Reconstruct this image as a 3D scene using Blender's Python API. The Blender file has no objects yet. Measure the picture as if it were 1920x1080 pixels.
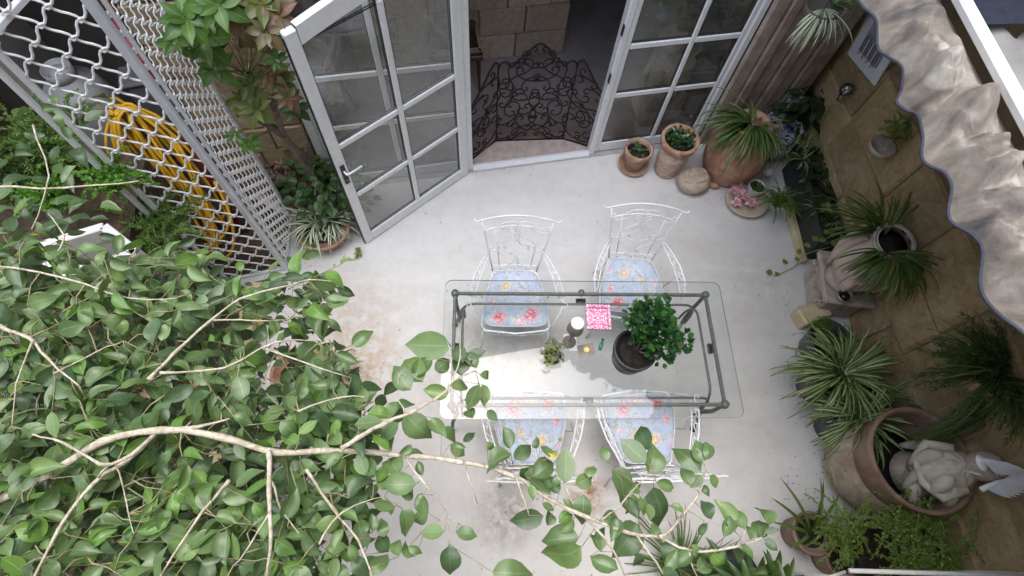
import bpy, math, random
from math import sin, cos, pi, radians, sqrt, atan2
from mathutils import Vector as V, Matrix, noise
random.seed(7)
S = bpy.context.scene
COL = S.collection
# ---------------------------------------------------------------- camera
F, CX, CY, CAMH = 1009.2, 960.0, 540.0, 4.1
RM = Matrix(((0.99870033, -0.0145397, 0.04884925), (0.00712811, -0.90917962, -0.41634314), (0.05046625, 0.41615024, -0.90789434)))
cam_d = bpy.data.cameras.new('camera'); cam = bpy.data.objects.new('camera', cam_d); COL.objects.link(cam)
cam_d.sensor_width = 36; cam_d.lens = F/1920*36; cam_d.clip_start = .05; cam_d.clip_end = 200
cam.matrix_world = Matrix.Translation((0, 0, CAMH)) @ (RM.transposed() @ Matrix(((1, 0, 0), (0, -1, 0), (0, 0, -1)))).to_4x4()
S.camera = cam
S.render.resolution_x, S.render.resolution_y = 1024, 576
# ---------------------------------------------------------------- light
SUN_EL, SUN_AZ = 80, 335   # degrees; azimuth clockwise from +Y
wd = bpy.data.worlds.new('World'); S.world = wd; wd.use_nodes = True
nt = wd.node_tree; bg = nt.nodes['Background']
sky = nt.nodes.new('ShaderNodeTexSky'); sky.sky_type = 'NISHITA'; sky.sun_disc = False
sky.sun_elevation = radians(SUN_EL); sky.sun_rotation = radians(SUN_AZ); sky.dust_density = 3; sky.air_density = 1.0
hs = nt.nodes.new('ShaderNodeHueSaturation'); hs.inputs['Saturation'].default_value = .85
nt.links.new(sky.outputs[0], hs.inputs['Color']); nt.links.new(hs.outputs[0], bg.inputs[0]); bg.inputs[1].default_value = .15
sd = bpy.data.lights.new('sun', 'SUN'); sd.energy = 1.45; sd.angle = radians(84); sd.color = (.95, .975, 1)
so = bpy.data.objects.new('sun', sd); COL.objects.link(so)
az, el = radians(SUN_AZ), radians(SUN_EL)
so.rotation_euler = (-V((sin(az)*cos(el), cos(az)*cos(el), sin(el)))).to_track_quat('-Z', 'Y').to_euler()
S.view_settings.view_transform = 'Standard'; S.view_settings.look = 'None'; S.view_settings.gamma = 1
S.view_settings.use_curve_mapping = False; S.view_settings.exposure = 1.6
S.cycles.max_bounces = 10; S.cycles.diffuse_bounces = 5; S.cycles.transparent_max_bounces = 24

# ---------------------------------------------------------------- helpers
def at(px, py, z):
    "world point at height z seen through photo pixel px,py"
    d = RM.transposed() @ V((px-CX, py-CY, F)); t = (z-CAMH)/d.z
    return V((t*d.x, t*d.y, z))
def rr(a, b): return random.uniform(a, b)
class G:
    def __init__(s): s.v = []; s.f = []; s.uv = {}
    def add(s, vs, fs, uv=None):
        o = len(s.v); s.v += [tuple(x) for x in vs]; s.f += [tuple(i+o for i in f) for f in fs]
        if uv:
            for i, u in enumerate(uv): s.uv[o+i] = u
        return s
    def box(s, c, size, rz=0, b=0, tilt=None):
        w, d, h = size[0]/2, size[1]/2, size[2]/2
        m = Matrix.Rotation(rz, 3, 'Z')
        if tilt is not None: m = m @ tilt
        c = V(c)
        if b <= 0:
            vs = [c+m@V((x*w, y*d, z*h)) for z in (-1, 1) for x, y in ((-1, -1), (1, -1), (1, 1), (-1, 1))]
            s.add(vs, [(3, 2, 1, 0), (4, 5, 6, 7), (0, 1, 5, 4), (1, 2, 6, 5), (2, 3, 7, 6), (3, 0, 4, 7)]); return s
        b = min(b, w*.9, d*.9, h*.9)
        vs = []; idx = {}
        for x in (-1, 1):
            for y in (-1, 1):
                for z in (-1, 1):
                    for a in range(3):
                        p = [x*(w-b), y*(d-b), z*(h-b)]; p[a] += (x, y, z)[a]*b
                        idx[(x, y, z, a)] = len(vs); vs.append(c+m@V(p))
        fs = []
        for a in range(3):
            for sg in (-1, 1):
                q = []
                o1, o2 = [(1, 2), (2, 0), (0, 1)][a]
                for u, v in ((-1, -1), (1, -1), (1, 1), (-1, 1)):
                    k = [0, 0, 0]; k[a] = sg; k[o1] = u; k[o2] = v; q.append(idx[(*k, a)])
                fs.append(q if sg > 0 else q[::-1])
        for a in range(3):
            o1, o2 = [(1, 2), (2, 0), (0, 1)][a]
            for u in (-1, 1):
                for v in (-1, 1):
                    q = []
                    for sg, ax in ((-1, o1), (1, o1), (1, o2), (-1, o2)):
                        k = [0, 0, 0]; k[a] = sg; k[o1] = u; k[o2] = v; q.append(idx[(*k, ax)])
                    fs.append(q if u*v > 0 else q[::-1])
        for x in (-1, 1):
            for y in (-1, 1):
                for z in (-1, 1):
                    q = [idx[(x, y, z, a)] for a in range(3)]; fs.append(q if x*y*z > 0 else q[::-1])
        return s.add(vs, fs)
    def lathe(s, prof, n=24, c=(0, 0, 0), sx=1, sy=1, fn=None, m=None, cap=True):
        vs = []; fs = []; uv = []
        for j, (r, z) in enumerate(prof):
            for i in range(n):
                a = 2*pi*i/n; rad = r
                if fn: rad = fn(a, z, r)
                p = V((rad*cos(a)*sx, rad*sin(a)*sy, z))
                if m: p = m @ p
                vs.append(p+V(c)); uv.append((i/n, j/(len(prof)-1)))
        for j in range(len(prof)-1):
            for i in range(n):
                k = (i+1) % n; fs.append((j*n+i, j*n+k, (j+1)*n+k, (j+1)*n+i))
        if cap and prof[0][0] > 1e-4: fs.append(tuple(range(n))[::-1])
        if cap and prof[-1][0] > 1e-4: fs.append(tuple((len(prof)-1)*n+i for i in range(n)))
        return s.add(vs, fs, uv)
    def tube(s, pts, r, n=6, closed=False, cap=True):
        P = [V(p) for p in pts]; L = len(P); R = r if isinstance(r, (list, tuple)) else [r]*L
        T = []
        for i in range(L):
            a = P[i-1] if (i > 0 or closed) else P[i]; b = P[(i+1) % L] if (i < L-1 or closed) else P[i]
            t = (b-a); T.append(t.normalized() if t.length > 1e-9 else V((0, 0, 1)))
        u = T[0].orthogonal().normalized(); vs = []; fs = []
        for i in range(L):
            u = (u - T[i]*u.dot(T[i]))
            u = u.normalized() if u.length > 1e-6 else T[i].orthogonal().normalized()
            w = T[i].cross(u)
            for k in range(n):
                a = 2*pi*k/n; vs.append(P[i]+(u*cos(a)+w*sin(a))*R[i])
        for i in range(L if closed else L-1):
            j = (i+1) % L
            for k in range(n):
                l = (k+1) % n; fs.append((i*n+k, i*n+l, j*n+l, j*n+k))
        if not closed and cap: fs += [tuple(range(n))[::-1], tuple((L-1)*n+k for k in range(n))]
        return s.add(vs, fs)
    def ball(s, c, r, n=10, m=6, sc=(1, 1, 1), fn=None, rot=None):
        prof = []; vs = []; fs = []
        for j in range(m+1):
            th = pi*j/m
            for i in range(n):
                a = 2*pi*i/n; p = V((sin(th)*cos(a), sin(th)*sin(a), -cos(th)))
                q = V((p.x*sc[0], p.y*sc[1], p.z*sc[2]))*r
                if fn: q = fn(p, q)
                if rot: q = rot @ q
                vs.append(V(c)+q)
        for j in range(m):
            for i in range(n):
                k = (i+1) % n; fs.append((j*n+i, j*n+k, (j+1)*n+k, (j+1)*n+i))
        return s.add(vs, fs)
def mk(name, g, mat, parent=None, kind=None, smooth=True, label=None):
    me = bpy.data.meshes.new(name)
    me.from_pydata(g.v, [], g.f); me.update()
    if g.uv:
        ul = me.uv_layers.new(name='UVMap')
        d = [0.0]*(2*len(me.loops)); vi = [0]*len(me.loops); me.loops.foreach_get('vertex_index', vi)
        for i, k in enumerate(vi):
            u = g.uv.get(k, (0, 0)); d[2*i] = u[0]; d[2*i+1] = u[1]
        ul.data.foreach_set('uv', d)
    if smooth: me.polygons.foreach_set('use_smooth', [True]*len(me.polygons))
    if mat: me.materials.append(mat)
    o = bpy.data.objects.new(name, me); COL.objects.link(o)
    if parent: o.parent = parent
    if kind: o['kind'] = kind
    if label: o['label'] = label
    return o
def inst(name, me, parent, M):
    o = bpy.data.objects.new(name, me); COL.objects.link(o); o.parent = parent; o.matrix_local = M; return o
def thing(name, label, cat, loc=(0, 0, 0), rz=0, group=None):
    o = bpy.data.objects.new(name, None); COL.objects.link(o); o.empty_display_size = .1
    o.location = loc; o.rotation_euler = (0, 0, rz); o['label'] = label; o['category'] = cat
    if group: o['group'] = group
    return o
def tag(o, label, cat, group=None):
    o['label'] = label; o['category'] = cat
    if group: o['group'] = group
    return o
def struct(name, g, mat, smooth=False): return mk(name, g, mat, None, 'structure', smooth)
def dup(root, loc, rz, label, group=None):
    r = root.copy(); COL.objects.link(r); r.location = loc; r.rotation_euler = (0, 0, rz); r['label'] = label
    if group: r['group'] = group
    for ch in list(root.children):
        c = ch.copy(); COL.objects.link(c); c.parent = r
        for q in list(ch.children):
            d = q.copy(); COL.objects.link(d); d.parent = c
    return r

# ---------------------------------------------------------------- materials
def newmat(name):
    m = bpy.data.materials.new(name); m.use_nodes = True; n = m.node_tree.nodes; l = m.node_tree.links
    return m, n, l, n['Principled BSDF']
def nz(n, l, scale, detail=6, rough=.6, vec=None, dist=0):
    t = n.new('ShaderNodeTexNoise'); t.inputs['Scale'].default_value = scale; t.inputs['Detail'].default_value = detail
    t.inputs['Roughness'].default_value = rough; t.inputs['Distortion'].default_value = dist
    if vec: l.new(vec, t.inputs['Vector'])
    return t.outputs['Fac']
def ramp(n, l, fac, stops):
    r = n.new('ShaderNodeValToRGB'); e = r.color_ramp.elements
    while len(e) < len(stops): e.new(.5)
    for k, (p, c) in enumerate(stops): e[k].position = p; e[k].color = (*c, 1) if len(c) == 3 else c
    l.new(fac, r.inputs[0]); return r.outputs[0]
def mixc(n, l, fac, a, b, mode='MIX'):
    x = n.new('ShaderNodeMix'); x.data_type = 'RGBA'; x.blend_type = mode
    for sock, val in ((x.inputs[0], fac), (x.inputs[6], a), (x.inputs[7], b)):
        if isinstance(val, (int, float)): sock.default_value = val
        elif isinstance(val, tuple): sock.default_value = (*val, 1)
        else: l.new(val, sock)
    return x.outputs[2]
def mth(n, l, op, a, b=None, c=None, clamp=False):
    x = n.new('ShaderNodeMath'); x.operation = op; x.use_clamp = clamp
    for i, v in enumerate((a, b, c)):
        if v is None: continue
        if isinstance(v, (int, float)): x.inputs[i].default_value = v
        else: l.new(v, x.inputs[i])
    return x.outputs[0]
def bump(n, l, h, b, strength=.3, dist=.01):
    x = n.new('ShaderNodeBump'); x.inputs['Strength'].default_value = strength; x.inputs['Distance'].default_value = dist
    l.new(h, x.inputs['Height']); l.new(x.outputs[0], b.inputs['Normal'])
def gcoord(n):
    return n.new('ShaderNodeNewGeometry').outputs['Position']
def pm(name, c1, c2, scale=8, rough=.6, bs=40, bst=.2, bd=.004, metal=0, objvar=0, c3=None, spec=.5, world=True, dist=0):
    m, n, l, b = newmat(name)
    vec = gcoord(n) if world else n.new('ShaderNodeTexCoord').outputs['Object']
    f = nz(n, l, scale, vec=vec, dist=dist)
    st = [(.33, c1), (.67, c2)] if not c3 else [(.28, c1), (.5, c2), (.68, c3)]
    c = ramp(n, l, f, st)
    if objvar:
        oi = n.new('ShaderNodeObjectInfo').outputs['Random']
        k = mth(n, l, 'MULTIPLY_ADD', oi, 2*objvar, 1-objvar)
        cc = n.new('ShaderNodeCombineColor'); [l.new(k, cc.inputs[i]) for i in range(3)]
        c = mixc(n, l, 1.0, c, cc.outputs[0], 'MULTIPLY')
    l.new(c, b.inputs['Base Color']); b.inputs['Roughness'].default_value = rough; b.inputs['Metallic'].default_value = metal
    b.inputs['Specular IOR Level'].default_value = spec
    if bst: bump(n, l, nz(n, l, bs, 8, .65, vec), b, bst, bd)
    return m
def floor_mat():
    m, n, l, b = newmat('polished_cement')
    p = gcoord(n)
    mp = n.new('ShaderNodeMapping'); l.new(p, mp.inputs[0]); mp.inputs['Rotation'].default_value = (0, 0, radians(35)); mp.inputs['Scale'].default_value = (1, 3.2, 1)
    big = nz(n, l, 1.3, 8, .62, mp.outputs[0], .6); fine = nz(n, l, 9, 8, .7, p, .8)
    c = ramp(n, l, big, [(.28, (.55, .54, .52)), (.5, (.63, .625, .61)), (.7, (.69, .685, .675))])
    c = mixc(n, l, .35, c, ramp(n, l, fine, [(.35, (.50, .495, .48)), (.6, (.64, .64, .64))]))
    # ochre stains, shapes of their own
    for (x, y, r, amt, col) in ((-.95, 1.15, .42, .75, (.42, .27, .13)), (-1.1, 1.55, .6, .55, (.42, .33, .22)), (.02, 1.25, .6, .5, (.45, .36, .26)), (.75, .25, .2, .9, (.28, .13, .05)), (.15, .12, .28, .7, (.2, .17, .14)), (1.15, .2, .3, .4, (.3, .25, .2)), (.55, 1.45, .35, .45, (.45, .33, .24)), (2.4, 1.9, .5, .3, (.4, .35, .27))):
        q = n.new('ShaderNodeVectorMath'); q.operation = 'DISTANCE'; l.new(p, q.inputs[0]); q.inputs[1].default_value = (x, y, 0)
        d = mth(n, l, 'SUBTRACT', 1, mth(n, l, 'DIVIDE', q.outputs['Value'], r), clamp=True)
        k = mth(n, l, 'MULTIPLY', d, mth(n, l, 'MULTIPLY_ADD', nz(n, l, 11, 8, .75, p, .5), 5, -1.95, clamp=True))
        c = mixc(n, l, mth(n, l, 'MULTIPLY', k, amt*1.3, clamp=True), c, col)
    vo = nz(n, l, 16, 3, .5, p); sp = ramp(n, l, vo, [(.70, (0, 0, 0)), (.76, (1, 1, 1))])
    c = mixc(n, l, mth(n, l, 'MULTIPLY', sp, .6), c, (.25, .23, .2))
    vo2 = n.new('ShaderNodeTexVoronoi'); vo2.inputs['Scale'].default_value = 5; l.new(p, vo2.inputs['Vector'])
    s2 = ramp(n, l, vo2.outputs['Distance'], [(.03, (1, 1, 1)), (.06, (0, 0, 0))])
    c = mixc(n, l, mth(n, l, 'MULTIPLY', s2, .55), c, (.16, .14, .12))
    l.new(c, b.inputs['Base Color'])
    b.inputs['Roughness'].default_value = .5; b.inputs['Specular IOR Level'].default_value = .3
    bump(n, l, fine, b, .12, .004); return m
def stone_mat(name, a, b_, c_, crack=.35, bd=.02):
    m, n, l, b = newmat(name); p = gcoord(n)
    f = nz(n, l, 2.6, 10, .7, p, 1.2); f2 = nz(n, l, 22, 8, .7, p)
    c = ramp(n, l, f, [(.3, a), (.5, b_), (.7, c_)])
    c = mixc(n, l, .4, c, ramp(n, l, f2, [(.35, tuple(x*.55 for x in b_)), (.62, tuple(min(1, x*1.35) for x in b_))]))
    oi = n.new('ShaderNodeObjectInfo').outputs['Random']
    k = mth(n, l, 'MULTIPLY_ADD', oi, .42, .79); cc = n.new('ShaderNodeCombineColor'); [l.new(k, cc.inputs[i]) for i in range(3)]
    c = mixc(n, l, 1.0, c, cc.outputs[0], 'MULTIPLY')
    vo = n.new('ShaderNodeTexVoronoi'); vo.feature = 'DISTANCE_TO_EDGE'; vo.inputs['Scale'].default_value = 3
    w = n.new('ShaderNodeVectorMath'); w.operation = 'ADD'; l.new(p, w.inputs[0])
    nn = n.new('ShaderNodeTexNoise'); nn.inputs['Scale'].default_value = 3; l.new(p, nn.inputs['Vector']); l.new(nn.outputs['Color'], w.inputs[1]); l.new(w.outputs[0], vo.inputs['Vector'])
    cr = ramp(n, l, vo.outputs['Distance'], [(0, (1, 1, 1)), (.02, (0, 0, 0))])
    c = mixc(n, l, mth(n, l, 'MULTIPLY', cr, crack), c, tuple(x*.3 for x in a))
    l.new(c, b.inputs['Base Color']); b.inputs['Roughness'].default_value = .85; b.inputs['Specular IOR Level'].default_value = .2
    h = mth(n, l, 'ADD', f, mth(n, l, 'MULTIPLY', f2, .35)); bump(n, l, h, b, .8, bd); return m
def leaf_mat(name, cols, vein=(.25, .38, .15), rough=.38, stripe=None, stripe_w=.2, trans=.25, veinamt=.6, tip=None):
    m, n, l, b = newmat(name)
    g = n.new('ShaderNodeNewGeometry'); oi = n.new('ShaderNodeObjectInfo').outputs['Random']
    r = mth(n, l, 'FRACT', mth(n, l, 'ADD', g.outputs['Random Per Island'], oi))
    st = [(i/max(1, len(cols)-1), c) for i, c in enumerate(cols)]
    c = ramp(n, l, r, st)
    c = mixc(n, l, .35, c, ramp(n, l, nz(n, l, 30, 4, .6, g.outputs['Position']), [(.3, tuple(x*.6 for x in cols[0])), (.7, tuple(min(1, x*1.3) for x in cols[-1 if len(cols) < 4 else 1]))]))
    uv = n.new('ShaderNodeUVMap'); sx = n.new('ShaderNodeSeparateXYZ'); l.new(uv.outputs[0], sx.inputs[0])
    d = mth(n, l, 'ABSOLUTE', mth(n, l, 'SUBTRACT', sx.outputs[0], .5))
    if stripe:
        k = mth(n, l, 'LESS_THAN', d, stripe_w); c = mixc(n, l, mth(n, l, 'MULTIPLY', k, .9), c, stripe)
    elif veinamt:
        k = mth(n, l, 'SUBTRACT', 1, mth(n, l, 'MULTIPLY', d, 22), clamp=True)
        v2 = mth(n, l, 'ABSOLUTE', mth(n, l, 'SINE', mth(n, l, 'MULTIPLY', mth(n, l, 'SUBTRACT', sx.outputs[1], mth(n, l, 'MULTIPLY', d, .55)), 34)))
        v2 = mth(n, l, 'MULTIPLY', mth(n, l, 'SUBTRACT', 1, mth(n, l, 'MULTIPLY', v2, 6), clamp=True), .22)
        c = mixc(n, l, mth(n, l, 'MULTIPLY', mth(n, l, 'MAXIMUM', k, v2), veinamt, clamp=True), c, vein)
    if tip: c = mixc(n, l, mth(n, l, 'MULTIPLY', mth(n, l, 'SUBTRACT', mth(n, l, 'ADD', sx.outputs[1], mth(n, l, 'MULTIPLY', r, .14)), .9), 9, clamp=True), c, tip)
    c = mixc(n, l, mth(n, l, 'MULTIPLY', ramp(n, l, nz(n, l, 90, 5, .7, g.outputs['Position']), [(.58, (0, 0, 0)), (.74, (1, 1, 1))]), .28), c, (.34, .33, .22))
    l.new(c, b.inputs['Base Color']); b.inputs['Roughness'].default_value = rough
    b.inputs['Specular IOR Level'].default_value = .5
    tr = n.new('ShaderNodeBsdfTranslucent'); l.new(mixc(n, l, .5, c, (.18, .3, .03)), tr.inputs['Color'])
    mx = n.new('ShaderNodeMixShader'); mx.inputs[0].default_value = trans
    l.new(b.outputs[0], mx.inputs[1]); l.new(tr.outputs[0], mx.inputs[2]); l.new(mx.outputs[0], n['Material Output'].inputs[0])
    return m
def glass_mat(name, tint=(.93, .96, .95), ior=1.5, boost=1.0, haze=0):
    m, n, l, b = newmat(name); n.remove(b)
    t = n.new('ShaderNodeBsdfTransparent'); t.inputs[0].default_value = (*tint, 1)
    g = n.new('ShaderNodeBsdfGlossy'); g.inputs['Roughness'].default_value = 0.0; g.inputs[0].default_value = (1, 1, 1, 1)
    fr = n.new('ShaderNodeFresnel'); fr.inputs[0].default_value = ior
    k = mth(n, l, 'MULTIPLY', fr.outputs[0], boost, clamp=True)
    mx = n.new('ShaderNodeMixShader'); l.new(k, mx.inputs[0]); l.new(t.outputs[0], mx.inputs[1]); l.new(g.outputs[0], mx.inputs[2]); out = mx.outputs[0]
    if haze:  # patchy pale diffuse layer paints the reflection haze into the glass
        df = n.new('ShaderNodeBsdfDiffuse'); df.inputs[0].default_value = (.72, .74, .70, 1); m2_ = n.new('ShaderNodeMixShader')
        p = gcoord(n); sm = ramp(n, l, nz(n, l, 4, 7, .65, p, 1.5), [(.3, (.35, .35, .35)), (.7, (1.6, 1.6, 1.6))])
        l.new(mth(n, l, 'MULTIPLY', sm, haze), m2_.inputs[0]); l.new(out, m2_.inputs[1]); l.new(df.outputs[0], m2_.inputs[2]); out = m2_.outputs[0]
    l.new(out, n['Material Output'].inputs[0]); return m
def cushion_mat():
    m, n, l, b = newmat('floral_print_cotton')
    tc = n.new('ShaderNodeTexCoord').outputs['Object']
    nn = n.new('ShaderNodeTexNoise'); nn.inputs['Scale'].default_value = 22; nn.inputs['Detail'].default_value = 3; l.new(tc, nn.inputs['Vector'])
    sc = n.new('ShaderNodeVectorMath'); sc.operation = 'MULTIPLY_ADD'; l.new(nn.outputs['Color'], sc.inputs[0]); sc.inputs[1].default_value = (.05, .05, .0); sc.inputs[2].default_value = (-.025, -.025, 0)
    w = n.new('ShaderNodeVectorMath'); w.operation = 'ADD'; l.new(tc, w.inputs[0]); l.new(sc.outputs[0], w.inputs[1]); P = w.outputs[0]
    c = ramp(n, l, nz(n, l, 9, 4, .6, tc), [(.35, (.37, .46, .62)), (.65, (.50, .57, .70))])
    # foliage sprays
    f = nz(n, l, 16, 2, .5, P, 2.5); k = mth(n, l, 'MULTIPLY', mth(n, l, 'GREATER_THAN', f, .55), .75)
    c = mixc(n, l, k, c, ramp(n, l, nz(n, l, 30, 2, .5, tc), [(.4, (.30, .36, .27)), (.6, (.62, .62, .55))]))
    f = nz(n, l, 26, 2, .5, P, 3.5); k = mth(n, l, 'MULTIPLY', mth(n, l, 'GREATER_THAN', f, .62), .8)
    c = mixc(n, l, k, c, (.55, .25, .33))
    vo = n.new('ShaderNodeTexVoronoi'); vo.inputs['Scale'].default_value = 55; l.new(P, vo.inputs['Vector'])
    pet = vo.outputs['Distance']
    # front of chair is -y; (x, y, r, dark, light)
    for (x, y, r, a, q) in ((-.12, -.17, .075, (.60, .10, .14), (.85, .60, .60)), (-.02, -.19, .05, (.45, .45, .35), (.75, .74, .66)), (.11, -.15, .085, (.62, .13, .20), (.86, .66, .68)), (.04, -.2, .06, (.7, .4, .45), (.85, .75, .72)),
                            (-.17, -.06, .05, (.62, .22, .28), (.82, .6, .6)), (.06, .03, .055, (.62, .42, .2), (.86, .76, .56)), (-.07, .07, .065, (.60, .40, .18), (.84, .72, .48)), (.16, .0, .04, (.6, .3, .35), (.85, .7, .7)), (-.18, .1, .045, (.6, .35, .5), (.75, .6, .7))):
        d = n.new('ShaderNodeVectorMath'); d.operation = 'DISTANCE'; l.new(P, d.inputs[0]); d.inputs[1].default_value = (x, y, .03)
        k = mth(n, l, 'LESS_THAN', mth(n, l, 'ADD', d.outputs['Value'], mth(n, l, 'MULTIPLY', pet, r*.7)), r)
        col = mixc(n, l, mth(n, l, 'MULTIPLY_ADD', pet, 1.6, -.1, clamp=True), q, a)
        c = mixc(n, l, k, c, col)
    l.new(c, b.inputs['Base Color']); b.inputs['Roughness'].default_value = .9; b.inputs['Specular IOR Level'].default_value = .15
    bump(n, l, nz(n, l, 14, 4, .5, tc), b, .3, .01); return m
def damask_mat():
    m, n, l, b = newmat('pink_damask_print'); tc = n.new('ShaderNodeTexCoord').outputs['Object']
    ab = n.new('ShaderNodeVectorMath'); ab.operation = 'ABSOLUTE'; l.new(tc, ab.inputs[0])
    wv = n.new('ShaderNodeTexWave'); wv.wave_type = 'RINGS'; wv.inputs['Scale'].default_value = 13; wv.inputs['Distortion'].default_value = 9; wv.inputs['Detail'].default_value = 1; wv.inputs['Detail Scale'].default_value = 6; l.new(ab.outputs[0], wv.inputs['Vector'])
    c = ramp(n, l, wv.outputs['Fac'], [(.42, (.62, .07, .28)), (.55, (.82, .70, .75))])
    l.new(c, b.inputs['Base Color']); b.inputs['Roughness'].default_value = .3; return m
def china_mat():
    m, n, l, b = newmat('blue_white_china'); tc = n.new('ShaderNodeTexCoord').outputs['Object']
    f = nz(n, l, 9, 2, .5, tc, 3); c = ramp(n, l, f, [(.44, (.03, .06, .22)), (.5, (.35, .42, .6)), (.56, (.62, .66, .72))])
    l.new(c, b.inputs['Base Color']); b.inputs['Roughness'].default_value = .15; return m

MT = {}
MT['floor'] = floor_mat()
MT['hallfloor'] = pm('hall_floor_slate', (.34, .305, .31), (.46, .42, .42), 5, .45, 30, .1)
MT['threshold'] = pm('pink_threshold_stone', (.36, .29, .27), (.5, .42, .39), 14, .5, 40, .15)
MT['limestone'] = stone_mat('limestone_block', (.20, .145, .085), (.34, .26, .17), (.45, .36, .25))
MT['hallstone'] = stone_mat('hall_stone', (.42, .35, .26), (.56, .48, .38), (.66, .59, .49))
MT['rubble'] = stone_mat('rubble_stone', (.24, .165, .08), (.41, .305, .165), (.58, .475, .32), .25, .05)
MT['mortar'] = pm('mortar', (.28, .22, .15), (.40, .33, .23), 12, .95, 60, .5, .01)
MT['plaster'] = pm('brown_plaster_and_shade', (.16, .11, .06), (.25, .18, .11), 3, .95, 30, .5, .01)  # plaster brown, dark enough to carry the shade of the east upper wall
MT['farwall'] = pm('upper_wall_render', (.32, .26, .18), (.42, .35, .26), 3, .95, 20, .5, .02)
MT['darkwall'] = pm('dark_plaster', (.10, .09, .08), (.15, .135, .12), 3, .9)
MT['hallplaster'] = pm('hall_plaster', (.44, .40, .35), (.54, .50, .44), 3, .9)
MT['whitepaint'] = pm('white_aluminium', (.70, .73, .76), (.80, .82, .84), 30, .35, 80, .05, .001)
MT['gasket'] = pm('black_gasket', (.02, .02, .02), (.03, .03, .03), 8, .6, 40, 0)
MT['glass'] = glass_mat('door_glass', (.92, .95, .94), 1.5, 2.0, .075)
MT['tableglass'] = glass_mat('table_glass', (.91, .94, .945), 1.5, .95, .012)
MT['glassedge'] = pm('glass_edge', (.30, .38, .36), (.36, .44, .42), 8, .15, 40, 0)
MT['clearglass'] = glass_mat('clear_ornament_glass', (.75, .78, .8), 1.6, 3)
MT['iron'] = pm('black_wrought_iron', (.010, .009, .01), (.022, .02, .02), 20, .75, 60, .3, .002, spec=.25)
MT['tableiron'] = pm('verdigris_grey_iron', (.09, .10, .095), (.17, .18, .17), 60, .5, 90, .3, .002, .3)
MT['whiteiron'] = pm('white_wrought_iron', (.72, .74, .77), (.82, .83, .85), 40, .4, 60, .1, .001)
MT['meshwire'] = pm('painted_mesh_wire', (.80, .81, .82), (.88, .885, .89), 30, .4, 60, .15, .001)
MT['greyframe'] = pm('galvanised_frame', (.64, .68, .74), (.76, .79, .83), 10, .35, 60, .05, .001, .2)
MT['wood'] = pm('weathered_shutter_wood', (.24, .19, .155), (.42, .36, .31), 7, .7, 50, .3, .003, objvar=.12)
MT['terracotta'] = pm('terracotta', (.27, .13, .08), (.42, .23, .15), 7, .9, 50, .5, .005, c3=(.55, .40, .30), dist=1.5)
MT['terraold'] = pm('old_terracotta', (.30, .17, .11), (.42, .27, .19), 8, .9, 40, .4, .005, c3=(.50, .40, .32), dist=1)
MT['terrawhite'] = pm('limey_terracotta', (.40, .22, .16), (.52, .38, .31), 16, .9, 60, .4, .004, c3=(.62, .56, .50), dist=1.5)
MT['carved'] = pm('carved_limestone', (.36, .28, .21), (.48, .39, .31), 7, .85, 50, .4, .006, c3=(.56, .49, .41))
MT['greystone'] = pm('lichen_grey_stone', (.26, .21, .17), (.42, .36, .30), 6, .9, 50, .5, .008, c3=(.50, .44, .38), dist=1)
MT['creamblock'] = pm('cream_stone', (.48, .40, .24), (.62, .54, .36), 9, .9, 60, .4, .004)
MT['pinkpot'] = pm('pinkish_head_pot', (.40, .30, .25), (.52, .42, .36), 5, .8, 30, .2, .004, c3=(.56, .48, .42))
MT['bigpot'] = pm('grey_brown_clay', (.20, .15, .11), (.31, .25, .19), 5, .9, 40, .5, .006, c3=(.42, .37, .30), dist=1.5)
MT['blacksoil'] = pm('near_black_soil', (.004, .0035, .003), (.012, .009, .007), 30, .8, 60, 1, .02)  # blacker than the other soils, fills the inside of the big round pot
MT['soil'] = pm('dark_soil', (.012, .009, .007), (.04, .028, .02), 30, .95, 60, 1, .02)
MT['bedsoil'] = pm('bed_soil', (.05, .035, .022), (.15, .11, .07), 10, .95, 40, 1, .03)
MT['blackpot'] = pm('black_plastic', (.015, .015, .016), (.035, .033, .032), 10, .45, 30, .05)
MT['greenpot'] = pm('dark_glazed_pot', (.03, .04, .04), (.07, .085, .08), 10, .25, 30, .05)
MT['slatebox'] = pm('dark_slate_planter', (.010, .014, .012), (.028, .036, .033), 5, .6, 30, .3)
MT['metal'] = pm('rusty_tank', (.16, .10, .07), (.26, .17, .12), 5, .8, 30, .3, .005, c3=(.33, .26, .20), dist=1)
MT['white'] = pm('white_gloss', (.62, .62, .61), (.70, .70, .69), 9, .4, 40, 0)
MT['chalkwhite'] = pm('white_feather_paint', (.74, .77, .83), (.84, .86, .9), 20, .6, 60, .2)
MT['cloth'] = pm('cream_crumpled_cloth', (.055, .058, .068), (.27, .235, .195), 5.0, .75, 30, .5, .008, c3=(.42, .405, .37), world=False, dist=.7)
MT['cloth2'] = pm('white_folded_cloth', (.24, .24, .235), (.33, .33, .32), 6, .8, 60, .2, .003)
MT['navy'] = pm('navy_canvas', (.012, .018, .035), (.025, .035, .06), 20, .8, 90, .3)
MT['piping'] = pm('slate_blue_piping', (.022, .025, .045), (.045, .05, .08), 30, .7, 90, .2)
MT['hose'] = pm('yellow_hose', (.62, .33, .015), (.80, .48, .03), 12, .4, 30, .1)
MT['red'] = pm('dark_red_paint', (.22, .01, .012), (.34, .02, .02), 12, .4, 30, .1)
MT['greyplastic'] = pm('grey_plastic', (.30, .30, .31), (.42, .42, .43), 6, .5, 30, .1)
MT['bark'] = pm('pale_ficus_bark', (.26, .22, .16), (.46, .41, .32), 45, .85, 160, .9, .004, c3=(.60, .56, .47), dist=1)
MT['twig'] = pm('brown_green_twig', (.14, .13, .06), (.32, .29, .17), 40, .8, 90, .3)
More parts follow.
